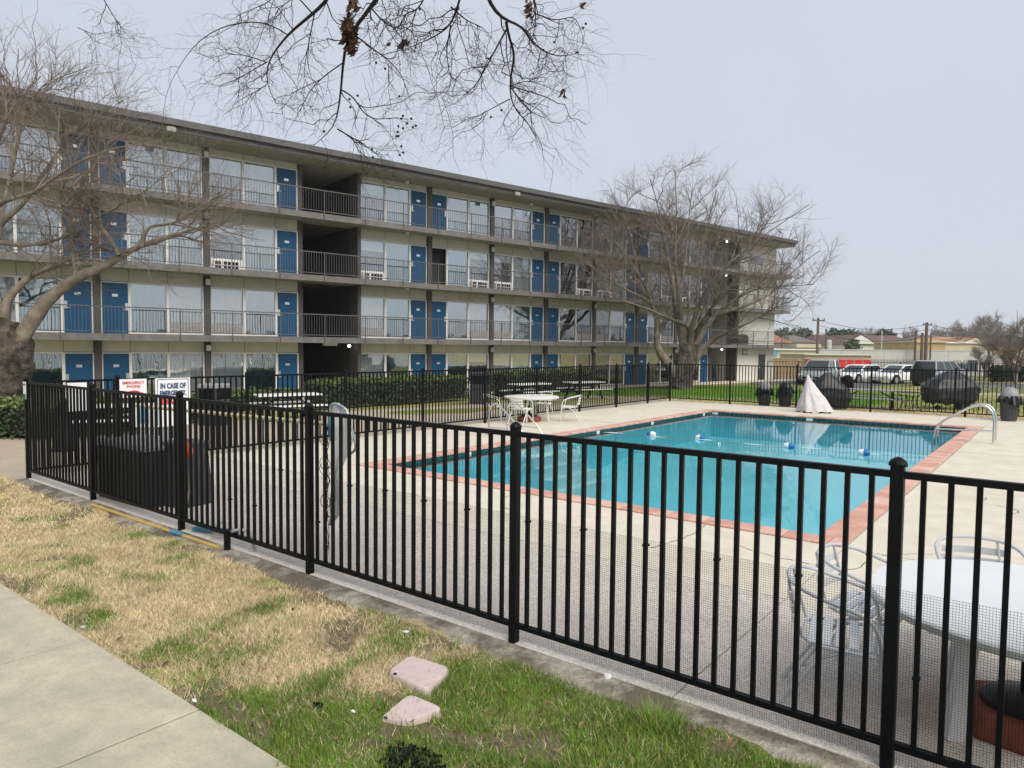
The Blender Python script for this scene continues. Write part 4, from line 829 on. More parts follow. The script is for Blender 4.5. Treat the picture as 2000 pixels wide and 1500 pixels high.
rail_thing('large curved steel handrail at the right pool edge', [(hb[0], hb[1], 0), (hb[0], hb[1], .55), (hb[0]-.05, hb[1]+.0, .78), (hb[0]-.2, hb[1], .9), (hb[0]-.42, hb[1], .87), (hb[0]-.8, hb[1], .62), (hb[0]-1.1, hb[1], .42), (hb[0]-1.2, hb[1], .2), (hb[0]-1.2, hb[1], -.5)], .026, [((hb[0], hb[1], .3), (hb[0]-1.19, hb[1], .26))], (hb[0], hb[1], 0))
rail_thing('second curved steel handrail just beyond the large one', [(hb[0], hb[1]+.55, 0), (hb[0], hb[1]+.55, .55), (hb[0]-.05, hb[1]+.55, .78), (hb[0]-.2, hb[1]+.55, .9), (hb[0]-.42, hb[1]+.55, .87), (hb[0]-.8, hb[1]+.55, .62), (hb[0]-1.1, hb[1]+.55, .42), (hb[0]-1.2, hb[1]+.55, .2), (hb[0]-1.2, hb[1]+.55, -.5)], .026, [], (hb[0], hb[1]+.55, 0))
# float rope
M_blue = mat('blue float plastic', (.02, .16, .42), .35, .1, 8)
ra, rb = gp(1168, 843, WZ), gp(1800, 893, WZ); ra.x = ix0+.03; rb.x = ix1-.03
rp = thing('float_rope', 'white pool rope with blue and white floats across the water', 'float rope', (0, 0, WZ))
MB().tube([(ra.x+(rb.x-ra.x)*i/30, ra.y+(rb.y-ra.y)*i/30+.08*math.sin(i*.7), -.012+.014*math.sin(i*1.3)) for i in range(31)], .011, 6).build('rope', M_white, rp)
fl_a = MB().lathe([(.02, -.125), (.055, -.105), (.075, -.05), (.075, 0)], 14, Matrix.Rotation(R(90), 4, 'Y')).mesh('float', M_white, True); fl_b = MB().lathe([(.075, .001), (.075, .05), (.055, .105), (.02, .125)], 14, Matrix.Rotation(R(90), 4, 'Y')).mesh('float_half', M_blue, True)
for px, py, fl_ in ((1272, 848, 1), (1368, 855, 0), (1541, 871, 0), (1687, 884, 0)):
    q = gp(px, py, WZ+.03); f_ = obj('float', fl_a, rp, (q.x, q.y, .03), math.pi*fl_+.1); obj('float_half', fl_b, f_)
# bins with black liners
M_bag = mat('black bin liner', (.009, .009, .011), .35, .3, 12)
def make_can(label, loc, rz, h, r, lid=M_char, skirt=1.):
    t = thing('trash_can', label, 'trash can', loc, rz, 'trash cans with black liners by the far fence')
    MB().lathe([(r*.78, 0), (r*.8, .02), (r, h)], 16).build('can_body', M_char, t)
    for k in range(16): a = k*math.pi/8; MB().bar((r*.79*math.cos(a), r*.79*math.sin(a), .05), (r*1.0*math.cos(a), r*1.0*math.sin(a), h-.02), .022).build('rib', M_char, t)
    vs = []; fs = []; n = 32; g = random.Random(int(loc[0]*10))
    ph = g.uniform(0, 6)
    for j in range(4):
        for k in range(n):
            a = 2*math.pi*k/n; rr = r*(1.02+.075*j)+.022*j*math.sin(k*2.1+ph)*skirt+.022*j*math.sin(k*.9+ph); z = h+.04-[0, -.02, .08, .2][j]*(1+.5*math.sin(a*1.5+ph)+.2*math.sin(k*2.3)); vs.append((rr*math.cos(a), rr*math.sin(a), z))
    for j in range(3): fs += [(j*n+k, j*n+(k+1) % n, (j+1)*n+(k+1) % n, (j+1)*n+k) for k in range(n)]
    MB().add(vs, fs).build('liner', M_bag, t)
    MB().lathe([(r*1.03, h+.0), (r*1.03, h+.06), (r*.95, h+.16), (r*.7, h+.27), (r*.3, h+.33), (.01, h+.335)], 20).build('dome_lid', lid, t, True); return t
M_lid = mat('weathered grey lid', (.27, .27, .275), .5, .25, 7)
q = gp(1486, 793, -.02); make_can('slim trash can left of its twin, before the motel service door', (q.x, q.y+.35, -.03), .4, .62, .24, M_lid)
q = gp(1528, 795, -.02); make_can('slim trash can with its black liner hanging out, next to the draped cover', (q.x, q.y+.3, -.03), 1.9, .62, .25, M_bag)
q = gp(1970, 822, 0); make_can('round trash can with grey dome lid near the steel handrails', (q.x, q.y, 0), .9, .72, .25, M_lid)
def make_litter(label, px, py, h, w, lidm):
    q = gp(px, py, -.15); t = thing('litter_bin', label, 'litter bin', (q.x, q.y, terr(q.x, q.y)+.02), R(20), 'square litter bins on the plaza')
    MB().bev(-w, w, -w, w, 0, h*.62, .02).build('bin_body', M_char, t)
    mb = MB(); 
    for sx in (-1, 1):
        for sy in (-1, 1): mb.box(sx*w-.03*(sx > 0), sx*w+.03*(sx < 0), sy*w-.03*(sy > 0), sy*w+.03*(sy < 0), h*.62, h*.9)
    mb.build('hood_frame', M_char, t); MB().box(-w+.03, w-.03, -w+.03, w-.03, h*.62, h*.88).build('opening', M_black, t)
    MB().bev(-w-.02, w+.02, -w-.02, w+.02, h*.9, h, .04).build('lid', lidm, t); MB().lathe([(w*1.42, 0), (w*1.45, .03)], 4, Matrix.Translation((0, 0, h*.45)) @ Matrix.Rotation(R(45), 4, 'Z')).build('band', M_plas, t); return t
make_litter('square grey litter bin with a pale lid beside the low shrub row', 420, 838, 1.12, .3, M_lid); make_litter('tall square black litter bin beside the short hedge', 937, 792, 1.25, .31, M_char)
# picnic tables
def make_picnic(label, loc, rz, m, mf, L_=1.85, group='picnic tables outside the pool fence'):
    t = thing('picnic_table', label, 'picnic table', loc, rz, group)
    for k in range(3): MB().bev(-L_/2, L_/2, -.37+.25*k, -.13+.25*k, .7, .745, .006).build('top_plank', m, t)
    for s in (-1, 1): MB().bev(-L_/2, L_/2, s*.72-.13, s*.72+.13, .42, .46, .006).build('bench_plank', m, t)
    for s in (-1, 1):
        x = s*L_*.34
        for y in (-1, 1): MB().bar((x, y*.16, .7), (x, y*.5, 0), .06).build('leg', mf, t)
        MB().bar((x, -.8, .4), (x, .8, .4), .05).build('bench_bar', mf, t); MB().bar((x, -.34, .68), (x, .34, .68), .05).build('top_bar', mf, t)
        MB().bar((x, 0, .42), (x-s*.45, 0, .69), .035).build('brace', mf, t)
    return t
def pz(px, py, dz=-.15): q = gp(px, py, dz); return (q.x, q.y, terr(q.x, q.y)+.02)
p_ = make_picnic('white picnic table in front of the low yellowish hedge', pz(562, 826), R(72), M_wpaint, M_black)
dup(p_, pz(1035, 788), R(80), 'white picnic table just past the round white table'); dup(p_, pz(1140, 782), R(70), 'white picnic table before the long clipped hedge'); dup(p_, pz(228, 862), R(62), 'white picnic table behind the storage box and the signs')
M_gplank = mat('grey plastic plank', (.3, .31, .32), .6, .12, 5)
q = gp(1690, 800, -.05); make_picnic('long grey picnic table on the lawn between the two black grill covers', (q.x, q.y+.55, -.06), FANG+R(4), M_gplank, M_black, 2.3)
q = gp(1772, 806, -.05); wt = thing('wrought_iron_table', 'bare black wrought iron table frame next to the covered grill', 'table', (q.x, q.y+.35, -.05))
MB().lathe([(.44, .7), (.46, .71), (.44, .72), (.42, .71)], 28).build('rim', M_black, wt)
MB().lathe([(.2, .4), (.21, .405), (.2, .41)], 20).build('ring', M_black, wt)
for k in range(4):
    a = k*math.pi/2+.5; c, s = math.cos(a), math.sin(a); MB().tube(arc([(.42*c, .42*s, .7), (.3*c, .3*s, .6), (.2*c, .2*s, .4), (.3*c, .3*s, .15), (.45*c, .45*s, 0)], 14), .014, 6).build('leg', M_black, wt)
# covers
M_pcov = mat('pale grey draped cover', (.62, .58, .585), .7, .1, 2.5); M_bcov = mat('black vinyl cover', (.018, .02, .024), .38, .25, 3)
def draped(name, label, cat, loc, rz, levels, top_off, m, folds, seed, group=None, e=.6, crease=.02):
    """levels: (height, half width, half depth) from hem to top, an angular cloth over a frame"""
    t = thing(name, label, cat, loc, rz, group); n = 96; vs = []; fs = []; g = random.Random(seed); ph = [g.uniform(0, 6) for _ in range(6)]; H_ = levels[-1][0]
    hs = np.unique(np.concatenate([np.linspace(levels[0][0], H_, 22), [l[0] for l in levels]])); K = len(hs)-1
    for j, z0 in enumerate(hs):
        rx = np.interp(z0, [l[0] for l in levels], [l[1] for l in levels]); ry = np.interp(z0, [l[0] for l in levels], [l[2] for l in levels]); u = (z0-levels[0][0])/(H_-levels[0][0])
        for k in range(n):
            a = 2*math.pi*k/n; c, s_ = math.cos(a), math.sin(a); X = math.copysign(abs(c)**e, c); Y = math.copysign(abs(s_)**e, s_)
            fa = abs(math.sin(2.5*a+ph[0]+.8*u))**.6-.6+.5*(abs(math.sin(4.5*a+ph[1]-u))**.5-.6)+.25*math.sin(11*a+ph[2]+3*u)
            f = 1+folds*(1-u)**.6*fa+crease*mnoise.noise(Vector((c*4, s_*4, z0*5+seed)))*2
            z = z0+(.03*math.sin(6*a+ph[3])+.025*math.sin(13*a+ph[4]) if j == 0 else .05*u*(1-u)*math.sin(2*a+ph[5]))
            vs.append((X*rx*f+top_off[0]*u, Y*ry*f+top_off[1]*u, z))
    for j in range(K): fs += [(j*n+k, j*n+(k+1) % n, (j+1)*n+(k+1) % n, (j+1)*n+k) for k in range(n)]
    fs.append(tuple(range(K*n, K*n+n))); MB().add(vs, fs).build('cover', m, t, True); return t
q = gp(1588, 806, 0); VX = math.atan2(RT.y, RT.x)
draped('covered_pool_lift', 'pale grey sheet draped to a point over a pool lift at the far edge', 'covered lift', (q.x, q.y+.25, 0), VX, [(.03, .56, .5), (.3, .47, .42), (.7, .28, .25), (1.1, .09, .08), (1.3, .015, .015)], (-.3, 0), M_pcov, .16, 3, None, .8, .03)
q = gp(1612, 803, -.05); gr = draped('covered_grill', 'black covered grill just behind the pale draped sheet', 'covered grill', (q.x-.1, q.y+.9, -.06), VX, [(.08, .6, .4), (.45, .78, .46), (.8, .7, .42), (1.12, .34, .25), (1.38, .1, .06)], (-.1, 0), M_bcov, .08, 5, 'black covered grills on the lawn', .65, .03)
q = gp(1845, 803, -.05); gr = draped('covered_grill', 'wide black covered grill by the grey picnic table', 'covered grill', (q.x, q.y+.8, -.06), VX, [(.25, .72, .42), (.42, .9, .5), (.85, .98, .5), (1.15, .72, .38), (1.46, .2, .1)], (.1, 0), M_bcov, .06, 11, 'black covered grills on the lawn', .6, .03)
for x in (-.5, .55): MB().lathe([(.1, -.03), (.1, .03)], 12, Matrix.Translation((x, -.2, .1)) @ Matrix.Rotation(R(90), 4, 'X')).build('wheel', M_black, gr)
MB().box(.35, .62, -.3, .2, .02, .28).build('grill_base', M_char, gr)
q = gp(1645, 800, -.05); pg = thing('pedestal_grill', 'small black pedestal grill standing beside the first covered grill', 'grill', (q.x, q.y+.6, -.06), .3)
MB().lathe([(.035, 0), (.035, .8)], 8).build('post', M_black, pg); MB().bev(-.22, .22, -.17, .17, .8, 1.05, .02).build('firebox', M_black, pg); MB().lathe([(.2, 1.05), (.17, 1.2), (.06, 1.28)], 12).build('hood', M_black, pg, True)
# storage box, wheeled bin
sb = thing('storage_box', 'black deck storage box with a woven pattern lid behind the fence', 'storage box', (-10.62, 4.12, 0), R(2))
MB().bev(0, 1.32, 0, .72, 0, .74, .02).build('box_body', M_plas, sb)
for k in range(20): MB().box(.02+.065*k, .075+.065*k, -.012, .002, .03, .72).build('panel_rib', M_plas, sb)
for k in range(10): MB().box(1.318, 1.332, .03+.068*k, .085+.068*k, .03, .72).build('panel_rib', M_plas, sb)
M_lidp = mat('textured lid with sky sheen', (.2, .2, .215), .3, .2, 10); MB().bev(-.03, 1.35, -.03, .75, .745, .8, .02).build('lid', M_lidp, sb)  # lid lighter than the body: the sky's sheen is put into its colour
for i in range(14):
    for j in range(8): MB().bev(.01+.095*i, .095+.095*i, .0+.09*j, .082+.09*j, .8, .806+.004*((i+j) % 2), .004).build('lid_tile', M_lidp, sb)
wb = thing('wheeled_bin', 'tapered charcoal bin right of the black storage box', 'bin', (-9.22, 4.66, 0), R(8))
vs = [(-.24, -.24, .0), (.24, -.24, 0), (.24, .24, 0), (-.24, .24, 0), (-.19, -.2, .8), (.19, -.2, .8), (.19, .2, .8), (-.19, .2, .8)]
MB().add(vs, [(0,3,2,1),(4,5,6,7),(0,1,5,4),(1,2,6,5),(2,3,7,6),(3,0,4,7)]).build('bin_body', M_char, wb); MB().bev(-.22, .22, -.23, .23, .8, .85, .02).build('lid', M_char, wb); MB().tube([(-.15, .21, .8), (-.15, .27, .82), (.15, .27, .82), (.15, .21, .8)], .015, 6).build('handle', M_char, wb)
# smokers post, cabinet, signs, poles
q = gp(127, 878, -.02); sm = thing('smokers_post', 'black slim necked smokers post on a round foot beyond the gate', 'ash receptacle', (q.x, q.y, terr(q.x, q.y)+.02)); MB().lathe([(.24, 0), (.24, .03), (.21, .08), (.19, .3), (.12, .42), (.06, .5), (.055, .9), (.075, .92), (.075, .98), (.03, 1.0)], 18).build('body', M_plas, sm, True); MB().lathe([(.26, 0), (.26, .02)], 18).build('foot', M_black, sm)
q = at(306, 700, 14.); q.z = 0; cb = thing('phone_cabinet', 'white cabinet with a blue panel standing behind the storage box', 'cabinet', q, R(42))
MB().bev(-.36, .36, -.2, .2, .5, .94, .02).build('cabinet_body', M_white, cb); M_bpan = mat('blue panel', (.16, .38, .55), .4, .1, 4); MB().box(-.3, -.08, -.206, -.201, .58, .88).build('blue_panel', M_bpan, cb); MB().box(-.365, -.361, -.15, .15, .56, .88).build('side_panel', M_bpan, cb); MB().bev(-.33, .33, -.18, .18, 0, .498, .02).build('base', mat('pale grey plastic', (.4, .44, .45), .5, .1, 5), cb)
M_sign = mat('white sign board', (.82, .82, .84), .4, .03, 3); M_sred = mat('red sign print', (.62, .03, .05), .5, .05, 5); M_sblue = mat('dark blue sign print', (.03, .07, .16), .5, .05, 5); M_sgreen = mat('green sign print', (.02, .16, .1), .5, .05, 5)
def lettering(txt, parent, y, z, size, m, sx=1., bold=.004):
    cu = bpy.data.curves.new('lettering', 'FONT'); cu.body = txt; cu.size = size; cu.align_x = 'CENTER'; cu.align_y = 'CENTER'; cu.extrude = .0008; cu.offset = bold; cu.materials.append(m); cu.resolution_u = 3
    tmp = bpy.data.objects.new('tmp', cu); COL.objects.link(tmp); me = bpy.data.meshes.new_from_object(tmp.evaluated_get(bpy.context.evaluated_depsgraph_get())); bpy.data.objects.remove(tmp)
    o = obj('lettering', me, parent); o.location = (.0095, y, z); o.rotation_euler = (R(90), 0, R(90)); o.scale = (sx, 1, 1); return o
def sign(label, x0, y0, x1, y1, name='sign', X=FXL+.03, group='signs on the plaza fence'):
    a, b = onx(x0, y0, X), onx(x1, y0, X); c = onx(x0, y1, X); t = thing(name, label, 'sign', (X, (a.y+b.y)/2, (a.z+c.z)/2), 0, group); w, h = (b.y-a.y)/2, (a.z-c.z)/2
    MB().box(-.004, .004, -w, w, -h, h).build('board', M_sign, t); return t, w, h
t, w, h = sign('white emergency phone sign with red lettering and a red handset', 233, 741, 286, 777)
lettering('EMERGENCY', t, 0, h*.58, h*.42, M_sred, 2*w*.84/(h*.42*5.9), .0012); lettering('PHONE', t, 0, h*.16, h*.42, M_sred, 2*w*.5/(h*.42*3.3), .0012)
hs = [(.007, w*.62*math.cos(a), -h*.95+h*.62*math.sin(a)) for a in np.linspace(.5, 2.64, 12)]
MB().tube(hs, h*.1, 6).build('handset', M_sred, t); 
for s in (-1, 1): MB().bev(-.001, .008, s*w*.56-h*.2, s*w*.56+h*.2, -h*.86, -h*.5, .001).build('handset_end', M_sred, t)
t, w, h = sign('tall white sign reading in case of emergency dial, in blue and red', 303, 739, 371, 834)
bw_ = .012; MB().box(.004, .006, -w*.9, w*.9, h*.93, h*.93+bw_).box(.004, .006, -w*.9, -w*.9+bw_, -h*.95, h*.93).box(.004, .006, w*.9-bw_, w*.9, -h*.95, h*.93).build('border', M_sblue, t)
lettering('IN CASE OF', t, 0, h*.66, h*.30, M_sblue, 2*w*.72/(h*.3*5.1), .006); lettering('EMERGENCY,', t, 0, h*.36, h*.28, M_sblue, 2*w*.8/(h*.28*6.2), .006); lettering('DIAL', t, -w*.25, h*.02, h*.34, M_sred, .85, .009)
t, w, h = sign('blank backed white board hanging on the corner gate', 131, 748, 169, 804, X=FXL+.025)
a = ony(59, 743, FY-.045); t = thing('sign', 'small white and green notice on the corner fence post', 'sign', (FXL+.04, FY-.04, 1.4), 0, 'signs on the plaza fence')
MB().box(-.05, .07, -.004, .0, -.14, .13).build('board', M_sign, t); MB().box(-.045, .065, -.0075, -.0045, -.135, -.06).build('green_band', M_sgreen, t); MB().box(-.03, .05, -.0075, -.0045, .07, .1).build('green_print', M_sgreen, t)
M_ypole = mat('pale yellow pole', (.62, .53, .33), .5, .15, 3); M_hose = mat('grey pipe', (.42, .42, .4), .5, .15, 6); M_tealh = mat('blue pool fitting', (.08, .25, .38), .45, .2, 8); M_netw = mat('worn white pool net', (.8, .81, .82), .75, .18, 4, col2=(.9, .91, .92))
a, b = ony(262, 792, 4.3), ony(636, 828, 4.1); pn = thing('pool_net', 'worn white skimmer net with blue rim and long yellow pole on the fence', 'pool net', b)
MB().tube([a-b, Vector((0, 0, 0))], .022, 10).build('pole', M_ypole, pn); c = ony(651, 828, 4.1)-b; MB().tube([Vector((0, 0, 0)), c], .018, 8).build('pole_tip', M_white, pn)
fr_ = [ony(x, y, 4.1)-b for x, y in ((648, 860), (646, 820), (645, 790), (652, 787), (668, 793), (679, 802), (683, 820), (689, 850), (697, 870), (694, 882), (683, 886))]
MB().tube(arc(fr_, 30), .013, 8).build('rim', mat('grey blue net rim', (.3, .36, .4), .5, .2, 6), pn, True); MB().lathe([(.03, -.09), (.035, 0), (.03, .09)], 10, Matrix.Translation(ony(647, 835, 4.1)-b)).build('coupling', M_tealh, pn)
cols = [(787, 650, 662), (800, 649, 678), (830, 649, 684), (860, 648, 690), (885, 650, 682), (915, 652, 668), (945, 648, 668), (980, 643, 668), (1005, 645, 664), (1026, 643, 648)]; vs = []; fs = []; nn = 9
for j, (y, x0, x1) in enumerate(cols):
    for k in range(nn): u = k/(nn-1); vs.append(tuple(ony(x0+(x1-x0)*u, y, 4.1+.05*math.sin(u*math.pi)*(1 if j % 2 else .6)+.02*math.sin(u*9+j))-b))
for j in range(len(cols)-1): fs += [(j*nn+k, j*nn+k+1, (j+1)*nn+k+1, (j+1)*nn+k) for k in range(nn-1)]
nb = MB().add(vs, fs).build('net_bag', M_netw, pn, True); md = nb.modifiers.new('thick', 'SOLIDIFY'); md.thickness = .006
wr = thing('wire_bundle', 'tangled black cable bundle tied to a fence picket beside the pool net', 'cable bundle', ony(636, 900, 4.04)); g = random.Random(4); o_w = ony(636, 900, 4.04)
for k in range(9):
    pts = []; n_ = 16; y1 = 1010 if k < 6 else 1100
    for i in range(n_): u = i/(n_-1); pts.append(ony(636+g.gauss(0, 3.2)+(3 if k > 5 else 0), 832+(y1-832)*u, 4.04+g.uniform(-.03, .03))-o_w)
    MB().tube(arc(pts, 36), .0045 if k < 6 else .003, 5).build('cable', M_plas, wr, True)
for k, y in enumerate((846, 893, 905, 967)):
     MB().tube(arc([ony(633+g.gauss(0, 2), y, 4.03)-o_w, ony(625-g.uniform(0, 3), y+8, 4.0)-o_w, ony(627, y+20, 4.02)-o_w, ony(637, y+28, 4.04)-o_w, ony(646+g.uniform(0, 4), y+14, 4.05)-o_w, ony(638, y+2, 4.04)-o_w], 20), .003, 5).build('cable', M_plas, wr, True)
a = ony(361, 1005, 4.1); a.z = .01; up_ = ony(362, 800, 4.12); vp = thing('leaning_pole', 'thin white pole with an orange float standing inside the fence', 'pole', a)
MB().tube([Vector((0, 0, 0)), up_-a], .012, 8).build('pole', M_white, vp); c = ony(369, 880, 4.1)-a; MB().lathe([(.01, -.1), (.04, -.05), (.045, .02), (.02, .09)], 12, Matrix.Translation(c)).build('float', mat('orange float', (.75, .12, .04), .5, .1, 4), vp, True)
MB().tube(arc([ony(372, 862, 4.1)-a, ony(375, 872, 4.1)-a, ony(371, 900, 4.1)-a, ony(370, 950, 4.1)-a, ony(366, 985, 4.1)-a], 20), .008, 6).build('cord', M_ypole, vp)
yp = thing('ground_pole', 'yellow pole lying on the ground under the front fence', 'pole', (-9, 3.86, 0)); a, b = Vector((-10.1, 3.84, .0)), Vector((-6.95, 3.86, .0)); o_ = Vector((-9, 3.86, 0))
MB().tube([a-o_, b-o_], .02, 10).build('shaft', mat('yellow fibreglass', (.55, .38, .1), .45, .15, 3), yp); a, b = Vector((-7.95, 3.845, .01)), Vector((-7.7, 3.85, .01)); MB().tube([a-o_, b-o_], .027, 10).build('sleeve', M_tealh, yp)
vh = thing('vacuum_head', 'pale blue pool vacuum head lying by the fence', 'vacuum head', (-7.55, 4.15, 0), R(25)); MB().bev(-.28, .28, -.05, .05, .01, .05, .012).build('plate', M_tealh, vh); MB().tube([(-.02, 0, .05), (.05, 0, .12), (.14, 0, .15)], .02, 8).build('neck', M_white, vh)
hp = thing('grey_pipe', 'short black stub post with a bent grey pipe under the fence', 'pipe', (-6.86, 3.9, 0)); MB().lathe([(.034, -.06), (.034, .19), (.02, .2)], 12).build('stub_post', M_black, hp); MB().tube(arc([(-.5, .12, .05), (-.25, .08, .09), (0, .06, .17), (.15, .08, .22), (.26, .1, .2), (.3, .12, .1), (.31, .13, 0)], 26), .018, 8).build('pipe', M_hose, hp, True)
# meter covers in the grass
M_conc = stain(mat('pinkish concrete', (.62, .5, .48), .8, .1, 9, bump=.2, bscale=90), (.5, .42, .33), 6, .5, .7, .6, False)
def meter(label, pts, z, h, tilt):
    P4 = [gp(x, y, z) for x, y in pts]; c = sum(P4, Vector())/4; t = thing('meter_cover', label, 'meter cover', (c.x, c.y, 0), 0, 'pinkish meter covers in the lawn'); Q = [p-Vector((c.x, c.y, 0)) for p in P4]
    ring = []
    for i in range(4):
        a, b, d = Q[i-1], Q[i], Q[(i+1) % 4]
        for u in (.0, .33, .66, 1.): e = .18; p = b+(a-b)*e; q_ = b+(d-b)*e; ring.append(p*(1-u)**2+b*2*u*(1-u)+q_*u*u)
    n = len(ring); vs = []; cz = sum(ring, Vector())/n
    for s, zz in ((1.06, -h), (1.03, -.02), (1.0, -.006), (.965, 0)): vs += [((p.x-cz.x)*s+cz.x, (p.y-cz.y)*s+cz.y, p.z+zz+tilt*(p.y-cz.y)) for p in ring]
    MB().add(vs, [(j*n+k, j*n+(k+1) % n, (j+1)*n+(k+1) % n, (j+1)*n+k) for j in range(3) for k in range(n)]+[tuple(range(3*n, 4*n))]).build('lid', M_conc, t)
    hc = vs[3*n]; MB().box(hc[0]-.012, hc[0]+.012, hc[1]-.006, hc[1]+.006, hc[2]-.004, hc[2]+.004).build('lift_hole', M_dirt, t)
meter('upright pinkish concrete meter cover set proud of the grass', [(757, 1310), (800, 1279), (880, 1303), (835, 1347)], .03, .1, .0); meter('half buried pinkish meter cover in bare soil', [(742, 1396), (800, 1358), (866, 1386), (796, 1405)], .0, .06, .1)
bm = thing('rubber_mat', 'ragged patch of black rubber mulch in the grass', 'rubber mat', gp(805, 1487, 0)); c = gp(805, 1487, 0); g = random.Random(9)
for k in range(300):
    a = g.uniform(0, 6.28); rr = .17*math.sqrt(g.random()); p = Vector((math.cos(a)*rr*1.1, math.sin(a)*rr*.75, -.02+.03*g.random())); M4 = Matrix.Translation(p) @ Matrix.Rotation(g.uniform(0, 6), 4, 'Z') @ Matrix.Rotation(g.uniform(-.6, .6), 4, 'X')
    if k == 0: mb = MB()
    mb.box(-.018, .018, -.006, .006, 0, .007, M4)
mb.build('rubber_shreds', M_black, bm, kind='stuff')
def scrap(name, label, cat, px, py, s, m, seed):
    c = gp(px, py, 0); g = random.Random(seed); n = 7; vs = [(math.cos(k*6.283/n)*s*g.uniform(.6, 1.2), math.sin(k*6.283/n)*s*.6*g.uniform(.6, 1.2), .002+.012*g.random()) for k in range(n)]+[(0, 0, .02)]
    o = MB().add(vs, [(k, (k+1) % n, n) for k in range(n)]).build(name, m); o.location = (c.x, c.y, 0); tag(o, label, cat)
scrap('plastic_scrap', 'crumpled black plastic scrap lying in the grass', 'litter', 622, 1378, .055, M_black, 1); scrap('paper_scrap', 'white paper scrap at the pavement edge', 'litter', 380, 1370, .02, M_white, 2); scrap('paper_scrap', 'pale scrap in the grass beside the half buried meter cover', 'litter', 690, 1392, .022, M_white, 3); scrap('paper_scrap', 'grey crumpled scrap by the path near the green tuft', 'litter', 163, 1226, .04, M_hose, 4); scrap('paper_scrap', 'torn pale scrap on the dry grass above the meter covers', 'litter', 792, 1236, .035, M_white, 5)
bc = MB().lathe([(.026, -.01), (.026, .01), (.02, .014)], 14).build('bottle_cap', M_white); q = gp(1187, 1324, -.01); bc.location = (q.x, q.y, .0); tag(bc, 'white bottle cap on the concrete edge under the fence', 'bottle cap')
# ============================================================ GRASS
def blades(name, n, region, sel, hr, wr_, mats, lean, g, zf):
    x = g.uniform(region[0], region[1], n); y = g.uniform(region[2], region[3], n)
    k = sel(x, y); x, y = x[k], y[k]; n = len(x); z = zf(x, y)
    h = g.uniform(*hr, n); a = g.uniform(0, 2*np.pi, n); w = g.uniform(*wr_, n); ln = g.uniform(*lean, n)*h; b = a+g.uniform(-1.2, 1.2, n)+np.pi/2
    p = np.stack([x, y, z], 1); dx = np.stack([np.cos(a)*w, np.sin(a)*w, 0*w], 1); tip = np.stack([np.cos(b)*ln, np.sin(b)*ln, h*np.sqrt(np.clip(1-(ln/h)**2*.55, .06, 1))], 1)
    v = np.stack([p-dx, p+dx, p+tip], 1).reshape(-1, 3); f = np.arange(3*n).reshape(-1, 3); o = obj(name, npmesh(name, v, f, mats), kind='stuff'); mi = g.integers(0, len(mats), n).astype(np.int32); o.data.polygons.foreach_set('material_index', mi); return o
MG = [mat('green blade', (.095, .21, .015), .6, .25, 3, world=True), mat('fresh green blade', (.16, .33, .022), .6, .25, 3, world=True), mat('olive blade', (.2, .2, .06), .7, .25, 3, world=True)]
MS = [mat('straw blade', (.7, .55, .33), .8, .2, 3, world=True), mat('pale straw blade', (.86, .73, .5), .8, .2, 3, world=True), mat('brown straw blade', (.48, .36, .21), .85, .25, 3, world=True)]
CG = {}
def cover(x, y):
    r = np.zeros((len(x), 2))
    for i in range(len(x)):
        k = (int(x[i]/.03), int(y[i]/.03))
        if k not in CG: CG[k] = straw_green(k[0]*.03, k[1]*.03)
        r[i] = CG[k]
    return r
g3 = np.random.default_rng(5)
def edge_ok(x, y): return (y < 3.76+.04*np.sin(x*7)+.03*np.sin(x*17)) & (y > 2.035+.03*np.sin(x*9)+.02*np.sin(x*23))
def sel_g(x, y): c = cover(x, y); return edge_ok(x, y) & (g3.random(len(x)) < c[:, 0]*(1-c[:, 1]*.85)*1.0+.035)
def sel_s(x, y): c = cover(x, y); return edge_ok(x, y) & (g3.random(len(x)) < (1-c[:, 0]*.8)*(1-c[:, 1]*.75))
blades('green_grass', 230000, (-9, 1.6, 2., 3.76), sel_g, (.025, .075), (.0016, .0034), MG, (.1, .8), g3, LZ)
blades('dry_grass', 230000, (-9, 1.6, 2., 3.76), sel_s, (.02, .06), (.0012, .0028), MS, (.5, 1.25), g3, LZ)
blades('dry_grass', 60000, (-14, -9, 2., 3.76), sel_s, (.02, .055), (.0025, .005), MS, (.5, 1.2), g3, LZ); blades('green_grass', 50000, (-14, -9, 2., 3.76), sel_g, (.02, .06), (.0025, .005), MG, (.1, .8), g3, LZ)
tx, ty = gp(1290, 1420, 0).x, gp(1290, 1420, 0).y
blades('grass_tuft', 400, (tx-.14, tx+.14, ty-.1, ty+.1), lambda x, y: (x-tx)**2+(y-ty)**2 < .012, (.12, .24), (.002, .0035), MG, (.5, .95), g3, LZ)
TZ = lambda x, y: terr(x, y)
def sel_far(x, y): fy = FYF+math.tan(FANG)*(x-FXL); return (y > fy+1.2+g3.random(len(x))*2.5)
blades('green_grass', 90000, (-22, -6, 27, 44), lambda x, y: sel_far(x, y) & ((BD+math.cos(TH)*x-math.sin(TH)*y) > 1.9), (.05, .12), (.006, .014), MG[:2], (.1, .8), g3, TZ)
blades('dry_grass', 40000, (-16, 6, 26.9, 31), lambda x, y: (y > FYF+math.tan(FANG)*(x-FXL)+.25) & (g3.random(len(x)) < .6), (.03, .09), (.005, .01), MS, (.4, 1.1), g3, TZ)
blades('mixed_grass', 60000, (-6, 14, 29, 60), sel_far, (.04, .11), (.008, .018), [MG[2], MS[0], MG[1]], (.1, .8), g3, TZ)
fl_ = MB(); g = random.Random(3)
for k in range(150):
    x = g.uniform(-5.5, 1); y = g.uniform(2.1, 3.75); leaf(fl_, (x, y, -.005), .02+.015*g.random(), g)
